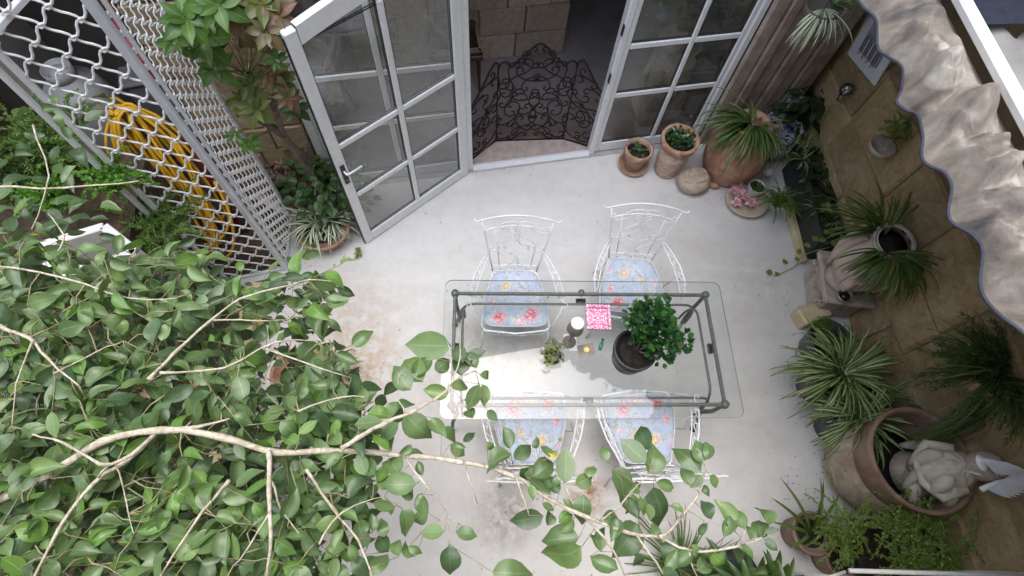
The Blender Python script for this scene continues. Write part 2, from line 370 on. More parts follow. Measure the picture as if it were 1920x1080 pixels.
MT['darkbark'] = pm('grey_trunk_bark', (.16, .13, .11), (.30, .26, .23), 25, .85, 80, .6, .005)
MT['stem'] = pm('green_stem', (.18, .24, .07), (.32, .34, .14), 30, .6, 80, .1)
MT['mahogany'] = pm('mahogany', (.08, .02, .012), (.14, .04, .02), 10, .3, 40, .1)
MT['velvet'] = pm('cream_velvet', (.36, .29, .2), (.5, .42, .3), 10, .9, 40, .3)
MT['black'] = pm('black_lacquer', (.012, .012, .013), (.02, .02, .022), 10, .25, 40, 0)
MT['marble'] = pm('aged_marble', (.36, .33, .25), (.52, .49, .40), 5, .5, 30, .2, .004, c3=(.6, .57, .5), dist=1)
MT['paper'] = pm('white_paper', (.62, .64, .67), (.70, .72, .74), 10, .7, 40, 0)
MT['greypaper'] = pm('grey_paper', (.20, .22, .25), (.30, .32, .35), 20, .5, 40, 0)
MT['ink'] = pm('ink', (.03, .03, .04), (.05, .05, .06), 20, .8, 40, 0)
MT['lampgrey'] = pm('taupe_lamp_metal', (.17, .15, .13), (.21, .19, .165), 10, .45, 40, 0)
MT['pewter'] = pm('pewter', (.34, .31, .30), (.48, .45, .44), 30, .3, 60, .2, .002, .6)
MT['pink'] = pm('pink_petal', (.72, .22, .32), (.85, .45, .52), 40, .5, 60, .1)
MT['yellow'] = pm('yellow_wax', (.75, .62, .18), (.85, .78, .35), 40, .5, 60, .1)
MT['greenglass'] = pm('green_glass', (.01, .16, .09), (.02, .28, .15), 20, .12, 60, 0)
MT['blue'] = pm('blue_plastic', (.02, .12, .25), (.03, .2, .35), 20, .4, 60, 0)
MT['jute'] = pm('jute_strap', (.3, .2, .1), (.4, .28, .16), 40, .9, 60, .2)
MT['cushion'] = cushion_mat(); MT['damask'] = damask_mat(); MT['china'] = china_mat()
MT['screenmesh'] = glass_mat('dark_screen_gauze', (.76, .72, .73), 1.05, .2)
MT['ficus'] = leaf_mat('ficus_leaf', [(.085, .145, .055), (.115, .19, .07), (.165, .255, .09), (.10, .17, .075), (.20, .31, .085), (.09, .155, .06)], (.26, .36, .2), rough=.33)
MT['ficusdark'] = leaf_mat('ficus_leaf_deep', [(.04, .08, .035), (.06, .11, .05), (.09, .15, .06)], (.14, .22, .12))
MT['ficuslight'] = leaf_mat('ficus_leaf_young', [(.13, .27, .04), (.17, .32, .06), (.12, .24, .07)], (.4, .55, .2), trans=.35)
MT['ficusyellow'] = leaf_mat('ficus_leaf_yellow', [(.55, .45, .06), (.45, .42, .08)], (.6, .5, .2), trans=.3)
MT['poinsettia'] = leaf_mat('rosette_leaf', [(.08, .20, .03), (.13, .27, .04), (.06, .15, .03)], (.35, .5, .15), trans=.3)
MT['olive'] = leaf_mat('olive_leaf', [(.14, .19, .03), (.25, .28, .06), (.10, .14, .04)], (.35, .35, .15))
MT['redleaf'] = leaf_mat('red_green_leaf', [(.16, .06, .05), (.12, .15, .05), (.22, .05, .05), (.15, .16, .07)], (.4, .2, .12))
MT['purple'] = leaf_mat('purple_leaf', [(.10, .045, .05), (.14, .06, .06), (.07, .05, .04)], (.2, .1, .1))
MT['darkleaf'] = leaf_mat('dark_leaf', [(.02, .055, .015), (.035, .085, .02), (.055, .12, .03)], (.08, .15, .05), trans=.1)
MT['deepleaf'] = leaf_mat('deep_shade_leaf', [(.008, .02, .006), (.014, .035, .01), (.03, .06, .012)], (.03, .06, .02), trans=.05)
MT['jade'] = leaf_mat('jade_leaf', [(.010, .045, .015), (.02, .075, .022), (.06, .16, .03), (.02, .07, .022)], rough=.22, trans=.08, veinamt=0)
MT['spider'] = leaf_mat('spider_leaf', [(.05, .13, .02), (.08, .18, .03), (.12, .24, .05)], stripe=(.52, .54, .34), stripe_w=.17, tip=(.10, .06, .03), trans=.2)
MT['spiderw'] = leaf_mat('spider_leaf_pale', [(.10, .2, .06), (.15, .25, .09)], stripe=(.78, .80, .66), stripe_w=.3, trans=.2)
MT['grass'] = leaf_mat('strap_leaf', [(.04, .095, .02), (.07, .14, .03), (.12, .20, .05), (.2, .2, .07)], tip=(.14, .09, .04), veinamt=.15, trans=.15)
MT['fern'] = leaf_mat('fern_needle', [(.11, .22, .04), (.18, .31, .07), (.13, .25, .05)], veinamt=0, trans=.25)
MT['fernbright'] = leaf_mat('bright_fern', [(.12, .33, .03), (.17, .40, .05), (.10, .28, .03)], veinamt=0, trans=.35)
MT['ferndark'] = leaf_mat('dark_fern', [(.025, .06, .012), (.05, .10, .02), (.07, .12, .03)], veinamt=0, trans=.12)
MT['drybrown'] = leaf_mat('dry_leaf', [(.28, .19, .09), (.36, .3, .16)], veinamt=.2)

# ---------------------------------------------------------------- plant helpers
def leafmesh(L=1, W=.5, fold=.12, curve=.15, tip=.12, n=6, shape=0, wave=0, bend=0):
    "leaf along +Y from origin, normal +Z"
    vs = []; fs = []; uv = []
    for i in range(n+1):
        t = i/n
        if shape == 0: w = sin(pi*t**.85)**.75 if 0 < t < 1 else 0
        elif shape == 1: w = (t**.6)*(1-t)**.35*1.45        # obovate
        else: w = min(1, t*6)*(1-t**2.2)                       # strap
        if shape == 0 and t > .82: w = w*.75+tip*0
        y = L*t*(1-.1*abs(curve)); z = -curve*L*t*t + .02*L + (wave*L*sin(t*7+wave*90) if wave else 0)
        h = w*W*L/2
        bx = bend*L*t*t; vs += [(bx-h*(1-wave*2), y, z+fold*h*1.6+wave*L*.7*cos(t*9)*(t > .1)), (bx, y, z), (bx+h*(1+wave*2), y, z+fold*h*1.6-wave*L*.7*sin(t*8)*(t > .1))]; uv += [(0, t), (.5, t), (1, t)]
    for i in range(n):
        a = i*3
        fs += [(a, a+1, a+4, a+3), (a+1, a+2, a+5, a+4)]
    return vs, fs, uv
LM = {}
def leafdata(key, mat, **k):
    if key not in LM:
        g = G(); g.add(*leafmesh(**k)); me = bpy.data.meshes.new('leaf'); me.from_pydata(g.v, [], g.f)
        ul = me.uv_layers.new(name='UVMap')
        for i, lo in enumerate(me.loops): ul.data[i].uv = g.uv[lo.vertex_index]
        me.polygons.foreach_set('use_smooth', [True]*len(me.polygons)); me.materials.append(mat); LM[key] = me
    return LM[key]
def orient(pos, d, up, s, w=1.0):
    y = V(d).normalized(); z = (V(up)-y*V(up).dot(y))
    z = z.normalized() if z.length > 1e-4 else y.orthogonal().normalized(); x = y.cross(z)
    return Matrix(((x.x*s*w, y.x*s, z.x*s, pos[0]), (x.y*s*w, y.y*s, z.y*s, pos[1]), (x.z*s*w, y.z*s, z.z*s, pos[2]), (0, 0, 0, 1)))
def strap(g, p0, az, el, L, w, droop, n=7, fold=.3, twist=0, kink=0):
    P = []
    for i in range(n+1):
        t = i/n; e = el - droop*t*1.0 - kink*max(0, t-.6)
        P.append((t, e))
    p = V(p0); pts = [p.copy()]; dirs = []
    for i in range(n):
        e = P[i][1]; d = V((cos(az)*cos(e), sin(az)*cos(e), sin(e))); p = p+d*(L/n); pts.append(p.copy()); dirs.append(d)
    dirs.append(dirs[-1]); side0 = V((-sin(az), cos(az), 0)); vs = []; uv = []; fs = []
    for i, q in enumerate(pts):
        t = i/n; ww = w*(.55+.45*min(1, t*4))*(1-t**3)**.8/2+.0004
        side = (Matrix.Rotation(twist*t, 3, dirs[i]) @ side0); nn = side.cross(dirs[i])*-1
        if nn.z < 0: nn = -nn
        vs += [q-side*ww+nn*ww*fold, q, q+side*ww+nn*ww*fold]; uv += [(0, t), (.5, t), (1, t)]
    for i in range(n):
        a = i*3; fs += [(a, a+1, a+4, a+3), (a+1, a+2, a+5, a+4)]
    g.add(vs, fs, uv)
def spider(parent, c, n, L, w, mat, el=(.3, 1.3), droop=(1.2, 2.4), az=(0, 2*pi), rad=.03, lab='leaf', obj=True):
    gg = G()
    for i in range(n):
        g = G() if obj else gg
        a = rr(*az); l_ = L*rr(.55, 1.1)
        p = V(c)+V((cos(a), sin(a), 0))*rr(0, rad)
        strap(g, p, a, rr(*el), l_, w*rr(.7, 1.15), rr(*droop), 7, .35, rr(-.6, .6), rr(0, 1.5))
        if obj: mk(lab, g, mat, parent)
    if not obj: mk('foliage', gg, mat, parent, 'stuff')
def fernfol(parent, stems, mat, nl=.03, dens=55, wid=.004, name='foliage', spread=1.0):
    "feathery fern: stems = list of point lists"
    g = G(); st = G()
    for pts in stems:
        P = [V(p) for p in pts]; st.tube(P, .0015, 3)
        seg = [(P[i+1]-P[i]).length for i in range(len(P)-1)]; tot = sum(seg); N = max(6, int(tot*dens*9))
        for k in range(N):
            t = (k+rr(0, 1))/N*tot; i = 0
            while i < len(seg)-1 and t > seg[i]: t -= seg[i]; i += 1
            q = P[i]+(P[i+1]-P[i])*min(1, t/seg[i]); T = (P[i+1]-P[i]).normalized()
            d = (T*.6+V((rr(-1, 1), rr(-1, 1), rr(-.6, .8)))*spread).normalized(); l_ = nl*rr(.5, 1.2)*(1-.5*k/N)
            s = d.cross(V((rr(-1, 1), rr(-1, 1), rr(-1, 1)))).normalized()*wid
            g.add([q, q+d*l_*.5+s, q+d*l_, q+d*l_*.5-s], [(0, 1, 2, 3)], [(.5, 0), (1, .5), (.5, 1), (0, .5)])
    mk(name, g, mat, parent, 'stuff', smooth=False)
    mk('stems', st, MT['stem'], parent, 'stuff')
def arcstem(c, az, L, el=1.1, droop=1.6, n=6):
    p = V(c); out = [p.copy()]
    for i in range(n):
        e = el-droop*i/n; p = p+V((cos(az)*cos(e), sin(az)*cos(e), sin(e)))*(L/n); out.append(p.copy())
    return out
def pot(parent, r0, r1, h, mat, lip=.02, soil=True, n=28, belly=None, wall=.012, soilz=.85, fn=None, rimmat=None):
    prof = [(r0*.9, 0), (r0, .005)]
    if belly: prof += belly
    else: prof += [(r0+(r1-r0)*.5, h*.5)]
    prof += [(r1, h-lip*2), (r1+lip*.6, h-lip*1.8), (r1+lip*.7, h-.004), (r1+lip*.4, h), (r1-wall*.4, h), (r1-wall, h-.006), (r1-wall, h*soilz)]
    g = G(); g.lathe(prof, n, fn=fn); mk('pot', g, mat, parent)
    if soil:
        g = G(); g.lathe([(r1-wall+.001, h*soilz-.012), (r1-wall-.001, h*soilz-.004), (r1*.5, h*soilz+.004), (.001, h*soilz+.008)], n, fn=lambda a, z, r: r*(1+.0*a)); mk('soil', g, MT['soil'], parent)
def rosette(parent, c, axis, n, L, mat, key, tilt=(.1, .7), W=.42, red=None):
    ax = V(axis).normalized(); u = ax.orthogonal().normalized(); w = ax.cross(u)
    for i in range(n):
        a = i*2.399+rr(-.2, .2); el_ = tilt[0]+(tilt[1]-tilt[0])*i/n
        d = (u*cos(a)+w*sin(a))*cos(el_)+ax*sin(el_); s = L*rr(.8, 1.1)*(1-.35*i/n)
        me = leafdata(key+str(i % 3), mat if not (red and i < 0) else red, W=W+.05*(i % 3-1), fold=.25, curve=.2+.1*(i % 3))
        inst('leaf', me, parent, orient(V(c)+d*.01, d, ax, s))

# ================================================================ SETTING
g = G(); g.add([(-6, -1.2, 0), (3.6, -1.2, 0), (3.6, 4.2, 0), (-6, 4.2, 0)], [(0, 1, 2, 3)]); struct('floor', g, MT['floor'])
HB = at(880, 320, 0); JR = at(1110, 290, 0); WD = (JR-HB).normalized(); WN = V((-WD.y, WD.x, 0)); WA = atan2(WD.y, WD.x)
def W(s, z=0, d=0): return V((HB.x, HB.y, 0))+WD*s+WN*d+V((0, 0, z))
# inner hall floor
g = G(); g.add([W(-3.2, .004, -.03), W(3.4, .004, -.03), W(3.4, .004, 4), W(-3.2, .004, 4)], [(0, 1, 2, 3)]); struct('hall_floor', g, MT['hallfloor'])
g = G(); g.add([W(0.03, .008, .02), W(1.15, .008, .02), W(1.15, .008, .42), W(0.03, .008, .42)], [(0, 1, 2, 3)]); struct('threshold_slab', g, MT['threshold'])
BM = {}
def blockwall(parent, org, d, nrm, length, z0, courses, wr, mat, name='stone_block', depth=.10, gap=.008, jit=.006, bev=.012, proud=.02, skip=None):
    ang = atan2(d.y, d.x); z = z0
    for ci, h in enumerate(courses):
        s = -rr(0, wr[0]*.6) if ci % 2 else 0
        while s < length-.02:
            w = rr(*wr); e = min(s+w, length)
            if length-e < .08: e = length
            s0 = max(0, s)
            if e-s0 > .04 and not (skip and skip((s0+e)/2, z+h/2)):
                g = G(); g.box((0, 0, 0), (e-s0-gap, depth, h-gap), 0, bev)
                g.v = [(x+rr(-jit, jit), y+rr(-jit, jit), zz+rr(-jit, jit)) for x, y, zz in g.v]
                o = mk(name, g, mat, parent, smooth=False)
                pos = org + d*((s0+e)/2) + nrm*(rr(-.008, .008)-depth/2+proud) + V((0, 0, z+h/2))
                o.location = pos-parent.location; o.rotation_euler = (0, 0, ang)
            s = e
        z += h
# north wall west of the doors
nw = thing('stone_wall', 'limestone block wall behind the climbing shrub, left of the glazed doors', 'wall', W(-2.2))
g = G(); L0 = nw.location
c = W(-1.7, 1.3, .17)-L0; g.box(c+WD*.07, (.70, .2, 2.6), WA); mk('backing', g, MT['mortar'], nw, smooth=False)
blockwall(nw, W(-1.98, 0, .05), WD, -WN, .71, 0, [.27]*10, (.32, .52), MT['limestone'])
# upper storeys round the court (seen in the table top and the panes)
uf = thing('upper_facade', 'plain rendered upper storey above the glazed doors', 'facade', W(0, 2.45, .3))
g = G(); g.box(W(-.3, 5.15, .3)-uf.location, (8.6, .4, 5.1), WA, .02); mk('render_wall', g, MT['farwall'], uf, smooth=False)
for s in (-1.6, .6, 2.6): mk('window_shutter', G().box(W(s, 4.6, .12)-uf.location, (.9, .06, 1.3), WA, .01), MT['wood'], uf, smooth=False)
sw = tag(mk('house_wall', G().box((0, -1.0, 2.7), (9, .5, 5.4), 0, .02), MT['farwall'], smooth=False), 'rendered house wall below and behind the viewpoint', 'wall')
ww = tag(mk('garden_wall', G().box((-4.1, 1.3, 1.6), (.3, 5.4, 3.2), 0, .02), MT['plaster'], smooth=False), 'plastered garden wall beyond the ficus at the far left', 'wall')
# hall interior
hw = thing('hall_wall', 'pale stone block wall at the back of the hall behind the iron screen', 'wall', W(.4, 0, 1.6))
HY = 1.36
blockwall(hw, W(-.9, 0, HY+.1), WD, -WN, 2.12, 0, [.28, .3, .3, .3, .3, .3, .3], (.33, .5), MT['hallstone'], depth=.2, proud=.1, jit=.004)
g = G(); g.box(W(.16, 1.05, HY+.2)-hw.location, (2.08, .2, 2.1), WA); mk('core', g, MT['mortar'], hw, smooth=False)
g = G()
g.box(W(0, 1.3, 3.9), (6.9, .1, 2.6), WA); g.box(W(-3.1, 1.3, 2.2), (.1, 3.5, 2.6), WA); g.box(W(3.35, 1.3, 2.2), (.1, 3.5, 2.6), WA); g.box(W(0.1, 2.68, 2.15), (6.9, 4, .1), WA)
struct('hall_shell', g, MT['hallplaster'])
# east wall
E0 = V((2.98, 3.75, 0)); E1 = V((3.16, -.85, 0)); ED = (E1-E0).normalized(); EN = V((ED.y, -ED.x, 0))
if EN.x > 0: EN = -EN
ew = thing('rubble_wall', 'rough tan stone wall along the right side behind the planters', 'wall', (3.1, 1.5, 0))
blockwall(ew, E0, ED, EN, 4.6, 0, [.42, .36, .5-.03], (.42, .85), MT['rubble'], depth=.16, gap=.006, jit=.012, bev=.02, proud=0)
g = G(); mid = (E0+E1)/2; ea = atan2(ED.y, ED.x)
g.box(V((mid.x, mid.y, .62))-EN*.13-ew.location, (4.7, .2, 1.22), ea); mk('backing', g, MT['mortar'], ew, smooth=False)
g = G(); g.box(V((mid.x, mid.y, 4.45))-EN*.42-ew.location, (5.6, .3, 6.4), ea, .02); mk('upper_wall', g, MT['plaster'], ew, smooth=False)  # shade above the ledge is put into the darker plaster colour
g = G(); g.box(V((mid.x, mid.y, 1.2))-EN*.23-ew.location, (4.7, .25, .06), ea, .01); mk('ledge', g, MT['rubble'], ew, smooth=False)

# ================================================================ DOORS
def member(parent, name, x0, x1, z0, z1, mat='whitepaint', d=.05, y=0, b=.008):
    g = G(); g.box(((x0+x1)/2, y, (z0+z1)/2), (x1-x0, d, z1-z0), 0, b); return mk(name, g, MT[mat], parent, smooth=False)
def ztop(x, W_): return 2.13+.2*(x/W_)-.10*(x/W_)**2
def glazed(t, Wd, rows, xm, sl, sr, top, bot, arch=True, md=.05, mm=.045, rm=.05, d=.05, stileh=None):
    "parts of a two-column glazed leaf; local x across, z up"
    H0 = 2.05 if arch else stileh
    member(t, 'stile', 0, sl, .01, ztop(0, Wd) if arch else H0, d=d); member(t, 'stile', Wd-sr, Wd, .01, ztop(Wd, Wd)-.01 if arch else H0, d=d)
    member(t, 'bottom_rail', sl, Wd-sr, .01, bot, d=d-.003)
    member(t, 'mullion', xm-mm/2, xm+mm/2, bot, H0-(0 if arch else top), d=d-.004, y=0)
    zs = [bot]+rows
    g = G(); n = 8
    if arch:
        vs = []; fs = []
        for i in range(n+1):
            x = sl+(Wd-sl-sr)*i/n; zt = ztop(x, Wd)
            vs += [(x, -d/2+.001, zt-top), (x, -d/2+.001, zt), (x, d/2-.001, zt), (x, d/2-.001, zt-top)]
        for i in range(n):
            for k in range(4): fs.append((i*4+k, i*4+(k+1) % 4, i*4+4+(k+1) % 4, i*4+4+k))
        g.add(vs, fs)
    else: g.box((Wd/2, 0, H0-top/2), (Wd-sl-sr, d-.002, top), 0, .005)
    mk('top_rail', g, MT['whitepaint'], t, smooth=False)
    for r in rows:
        member(t, 'glazing_bar', sl, xm-mm/2, r-rm/2, r+rm/2, d=d-.006); member(t, 'glazing_bar', xm+mm/2, Wd-sr, r-rm/2, r+rm/2, d=d-.006)
    rr_ = [bot]+[v for r in rows for v in (r-rm/2, r+rm/2)]+[None]
    for (a, b_) in ((sl, xm-mm/2), (xm+mm/2, Wd-sr)):
        for i in range(0, len(rr_), 2):
            z0 = rr_[i]; z1 = rr_[i+1]
            if z1 is None:
                za = (ztop(a, Wd)-top) if arch else H0-top; zb = (ztop(b_, Wd)-top) if arch else H0-top
            else: za = zb = z1
            g = G(); g.add([(a, -.003, z0), (b_, -.003, z0), (b_, -.003, zb), (a, -.003, za)], [(0, 1, 2, 3)])
            mk('pane', g, MT['glass'], t, smooth=False)
            g = G(); q = .006
            for s_ in (-1, 1):
                y = s_*.009
                g.box(((a+b_)/2, y, z0+q/2), (b_-a, .004, q)); g.box((a+q/2, y, (z0+za)/2), (q, .004, za-z0)); g.box((b_-q/2, y, (z0+zb)/2), (q, .004, zb-z0)); g.box(((a+b_)/2, y, min(za, zb)-q/2), (b_-a, .004, q))
            mk('gasket', g, MT['gasket'], t, smooth=False)
DF = at(685, 455, 0); LD = (HB-DF); LW = (LD.length)-.03; la = atan2(LD.y, LD.x)
od = thing('glazed_door', 'white arched glazed door leaf standing open into the courtyard', 'door', (DF.x, DF.y, 0), la)
glazed(od, LW, [.66, 1.21], .575, .075, .085, .11, .125, True)
g = G(); g.box((.037, -.03, .96), (.035, .012, .2), 0, .004); mk('handle_plate', g, MT['gasket'], od, smooth=False)
hd = bpy.data.objects[od.children[-1].name]
g = G(); g.tube([(.037, -.03, 1.0), (.037, -.07, 1.0), (.06, -.075, 1.0), (.16, -.075, 1.0)], .008, 8); mk('handle', g, MT['whiteiron'], od)
g = G(); g.lathe([(.012, -.03), (.012, 0)], 10, m=Matrix.Rotation(pi/2, 3, 'X'), c=(.037, -.036, .9)); mk('lock_cylinder', g, MT['pewter'], od)
g = G(); g.box((-.004, 0, 1.05), (.006, .02, 2.1)); mk('edge_seal', g, MT['gasket'], od, smooth=False)
# fixed frame + side panels
fx = thing('door_frame', 'white fixed door frame with sill track around the open doorway', 'door frame', W(0), WA)
for (a, b_) in ((-.03, .035), (1.15, 1.205)): member(fx, 'jamb', a, b_, 0, 2.4, d=.08, y=.04)
member(fx, 'jamb', -1.25, -1.19, 0, 2.4, d=.08, y=.04); member(fx, 'jamb', 2.19, 2.25, 0, 2.4, d=.08, y=.04)
member(fx, 'sill', .035, 1.15, 0, .018, d=.07, y=0.02, b=.004); member(fx, 'head', -1.19, 2.19, 2.4, 2.48, d=.08, y=.04)
g = G(); g.box((.59, .035, .022), (1.1, .008, .008)); mk('track', g, MT['greyframe'], fx, smooth=False)
g = G(); g.box((1.146, .0, .95), (.006, .03, .09)); g.box((1.146, .0, 1.4), (.006, .03, .09)); mk('latch_plates', g, MT['gasket'], fx, smooth=False)
for s0, wd_, lab, xm in ((-1.19, 1.16, 'fixed glazed panel in the doorway wall, behind the open white door', .585), (1.205, .985, 'fixed glazed panel right of the doorway with a pedestal behind it', .555)):
    t = thing('glazed_panel', lab, 'glazed panel', W(s0, 0, .04), WA)
    glazed(t, wd_, [.72, 1.22], xm, .05, .04, .08, .13, False, d=.045, stileh=2.38, rm=.055)
# wooden shutters folded in the corner
sh = thing('folded_shutter', 'tall weathered wooden shutter boards in the corner right of the glazed doors', 'shutter', W(2.25), WA)
x = 0
for k, w_ in enumerate((.13, .10, .14, .11, .13, .12, .10)):
    g = G(); g.box((x+w_/2, -.02-.02*(k % 2), 1.25), (w_-.016, .05, 2.5), 0, .006); mk('board', g, MT['wood'], sh, smooth=False)
    g = G(); g.box((x+w_-.003, .01, 1.25), (.012, .03, 2.5)); mk('groove', g, MT['gasket'], sh, smooth=False); x += w_
g = G(); g.box((.5, .1, 1.25), (1.1, .1, 2.5)); mk('backing', g, MT['darkwall'], sh, smooth=False)

def catmull(P, k=5):
    out = []
    for i in range(len(P)-1):
        a, b_, c_, d_ = P[max(0, i-1)], P[i], P[i+1], P[min(len(P)-1, i+2)]
        for j in range(k):
            t_ = j/k; out.append(.5*((2*b_)+(c_-a)*t_+(2*a-5*b_+4*c_-d_)*t_*t_+(3*b_-a-3*c_+d_)*t_**3))
    return out+[P[-1]]
# ================================================================ SCROLL TOOL
def scroll(A, B, kind='C', turns=1.35, p=5, n=40, side=1):
    "2D wrought scroll from eye A to eye B"
    Phi = 2.9*pi*min(1, turns)+.4; seq = []
    m = n//2
    for i in range(m): f = (i+.5)/m; seq.append((.022+.125*f**1.1, Phi/m))
    mid = [(.52, 1.15/6)]*6
    full = [(r, a, 1) for r, a in seq]+[(r, a, 1 if (kind == 'C' or q < 3) else -1) for q, (r, a) in enumerate(mid)]+[(r, a, 1 if kind == 'C' else -1) for r, a in seq[::-1]]
    th = 0; x = y = 0; P = [(0, 0)]
    for r, a, sg in full:
        th += a*sg*side/2; x += cos(th)*r*a; y += sin(th)*r*a; th += a*sg*side/2; P.append((x, y))
    ex, ey = P[-1]; L = sqrt(ex*ex+ey*ey) or 1; a0 = atan2(ey, ex); dx, dy = B[0]-A[0], B[1]-A[1]; sc = sqrt(dx*dx+dy*dy)/L; a1 = atan2(dy, dx)-a0
    return [(A[0]+sc*(px*cos(a1)-py*sin(a1)), A[1]+sc*(px*sin(a1)+py*cos(a1))) for px, py in P]

# ================================================================ FIRE SCREEN
p0 = at(930, 266, 0); p1 = at(1055, 262, 0); pl_ = at(886, 300, 0); pr_ = at(1104, 277, 0)
fs_ = thing('fire_screen', 'black wrought iron three-panel scroll screen standing in the open doorway', 'screen', p0)
def panel_obj(pa, pb, outline, scrolls, lab):
    d = (pb-pa); L = d.length; d = d/L
    f = lambda x, z: pa+d*x*L+V((0, 0, z))-fs_.location
    outline = [tuple(v) for v in catmull([V((*q, 0)) for q in outline[2:]], 3)]; outline = [(0, .02), (1, .02)]+[(a, b) for a, b, _ in outline]
    g = G(); g.tube([f(*q) for q in outline], .008, 6, closed=True); pn = mk('panel_frame', g, MT['iron'], fs_)
    g = G()
    poly = [f(*q) for q in outline]; cz = sum((p for p in poly), V())/len(poly)
    g.add([cz]+poly, [(0, i+1, (i+1) % len(poly)+1) for i in range(len(poly))])
    o = mk('gauze', g, MT['screenmesh'], pn, smooth=False)
    for (a, b_, kd, sd_) in scrolls:
        pts = scroll((a[0]*L, a[1]), (b_[0]*L, b_[1]), kd, .55, 3, 26, sd_)
        g = G(); g.tube([pa+d*u+V((0, 0, z))-fs_.location for u, z in pts], .0062, 5); mk('scroll', g, MT['iron'], pn)
out = [(0, .02), (1, .02), (1, .88), (.97, .94), (.9, .955), (.84, .9), (.78, .95), (.7, 1.0), (.6, 1.08), (.5, 1.13), (.4, 1.08), (.3, 1.0), (.22, .95), (.16, .9), (.1, .955), (.03, .94), (0, .88)]
sc_ = []
for s_ in (1, -1):
    X = lambda x: .5+s_*(x-.5)
    for (a, b_, kd, q) in (((.06, .72), (.22, .9), 'S', 1), ((.2, .7), (.34, .93), 'S', -1), ((.3, .86), (.47, .8), 'C', 1), ((.36, 1.02), (.46, .93), 'C', 1), ((.27, .98), (.43, 1.06), 'S', 1), ((.37, .68), (.46, .76), 'C', -1),
                          ((.08, .5), (.3, .62), 'S', 1), ((.25, .6), (.47, .62), 'C', 1), ((.2, .4), (.32, .55), 'C', -1), ((.36, .42), (.48, .56), 'C', 1), ((.42, .45), (.47, .35), 'C', -1), ((.07, .3), (.2, .46), 'C', 1),
                          ((.18, .24), (.32, .34), 'S', 1), ((.3, .12), (.46, .3), 'S', -1), ((.08, .1), (.24, .2), 'C', 1), ((.2, .07), (.4, .09), 'S', 1), ((.1, .62), (.1, .74), 'C', 1), ((.34, .3), (.44, .2), 'C', 1)):
        sc_.append(((X(a[0]), a[1]), (X(b_[0]), b_[1]), kd, q*s_))
panel_obj(p0, p1, out, sc_, 'c')
def side_sc():
    return [((.15, .75), (.4, .6), 'C', 1), ((.1, .6), (.35, .35), 'S', 1), ((.5, .66), (.85, .62), 'C', -1), ((.45, .5), (.85, .45), 'S', 1), ((.12, .3), (.4, .14), 'C', 1), ((.5, .36), (.8, .18), 'C', -1), ((.55, .1), (.9, .12), 'C', 1), ((.25, .86), (.6, .74), 'S', 1), ((.2, .45), (.55, .3), 'C', -1), ((.6, .3), (.9, .36), 'S', -1)]
oS = [(0, .02), (1, .02), (1, .68), (.8, .74), (.55, .83), (.3, .93), (.15, .97), (.03, .95), (0, .9)]
panel_obj(p1, pr_, oS, side_sc(), 'r'); panel_obj(p0, pl_, oS, side_sc(), 'l')

# ================================================================ HALL CONTENT
hc = thing('hall_chair', 'dark mahogany chair with cream seat inside the hall beside the door jamb', 'chair', (-.3, 4.25, 0), .15)
g = G(); g.box((0, 0, .46), (.46, .44, .08), 0, .03); mk('seat', g, MT['velvet'], hc)
g = G(); g.box((0, 0, .40), (.48, .46, .06), 0, .01); mk('seat_rail', g, MT['mahogany'], hc, smooth=False)
for x_, y_, q in ((-.2, -.19, -1), (.2, -.19, -1), (-.19, .2, 1), (.19, .2, 1)):
    g = G(); top = 1.0 if q > 0 else .4
    g.tube([(x_, y_+.05*q, 0), (x_, y_+.02*q, .2), (x_, y_, .4)]+([(x_*1.02, y_+.02, .6), (x_*1.08, y_+.1, .85), (x_*1.0, y_+.15, 1.0)] if q > 0 else []), [.013, .017, .022]+([.02, .02, .016] if q > 0 else []), 8); mk('leg', g, MT['mahogany'], hc)
g = G(); g.tube([(-.2, .34, 1.0), (0, .37, 1.05), (.2, .34, 1.0)], .022, 8); mk('crest_rail', g, MT['mahogany'], hc); mk('back_rail', G().tube([(-.19, .24, .62), (.19, .24, .62)], .015, 8), MT['mahogany'], hc)
g = G(); g.box((0, .29, .8), (.26, .03, .32), 0, .012, Matrix.Rotation(-.25, 3, 'X')); mk('backrest', g, MT['velvet'], hc)
pd = thing('pedestal', 'aged marble column pedestal behind the glazed panel right of the doorway', 'pedestal', (1.66, 3.82, 0), .1)
g = G(); g.box((0, 0, .06), (.36, .36, .12), 0, .012); g.box((0, 0, .14), (.31, .31, .05), 0, .012); mk('plinth', g, MT['marble'], pd, smooth=False)
g = G(); g.box((0, 0, .42), (.24, .24, .5), 0, .02); mk('shaft', g, MT['marble'], pd, smooth=False)
for k in range(4):
    g = G(); a = k*pi/2+pi/4; g.tube([(cos(a)*.17, sin(a)*.17, .17), (cos(a)*.2, sin(a)*.2, .4), (cos(a)*.17, sin(a)*.17, .66)], .028, 8); mk('corner_volute', g, MT['marble'], pd)
g = G(); g.lathe([(.16, .66), (.19, .7), (.15, .74), (.13, .78), (.17, .84), (.19, .86), (.18, .9)], 24); mk('capital', g, MT['marble'], pd)
bp = thing('leafy_houseplant', 'bushy green houseplant on top of the marble pedestal inside', 'plant', (1.66, 3.82, .9))
g = G(); g.lathe([(.09, 0), (.13, .12), (.14, .18), (.13, .18), (.12, .15)], 20); mk('pot', g, MT['terraold'], bp)
for i in range(190):
    a = rr(0, 2*pi); e = rr(-.5, 1.4); R_ = rr(.1, .36); p = V((cos(a)*cos(e)*R_*1.15, sin(a)*cos(e)*R_*.8, .33+sin(e)*R_*.8))
    me = leafdata('dk%d' % (i % 3), MT['darkleaf'], W=.6+.1*(i % 3), fold=.2, curve=.25)
    inst('leaf', me, bp, orient(p, V((cos(a), sin(a), rr(-.6, .3))), V((rr(-.4, .4), rr(-.8, .1), 1)), rr(.07, .11)))
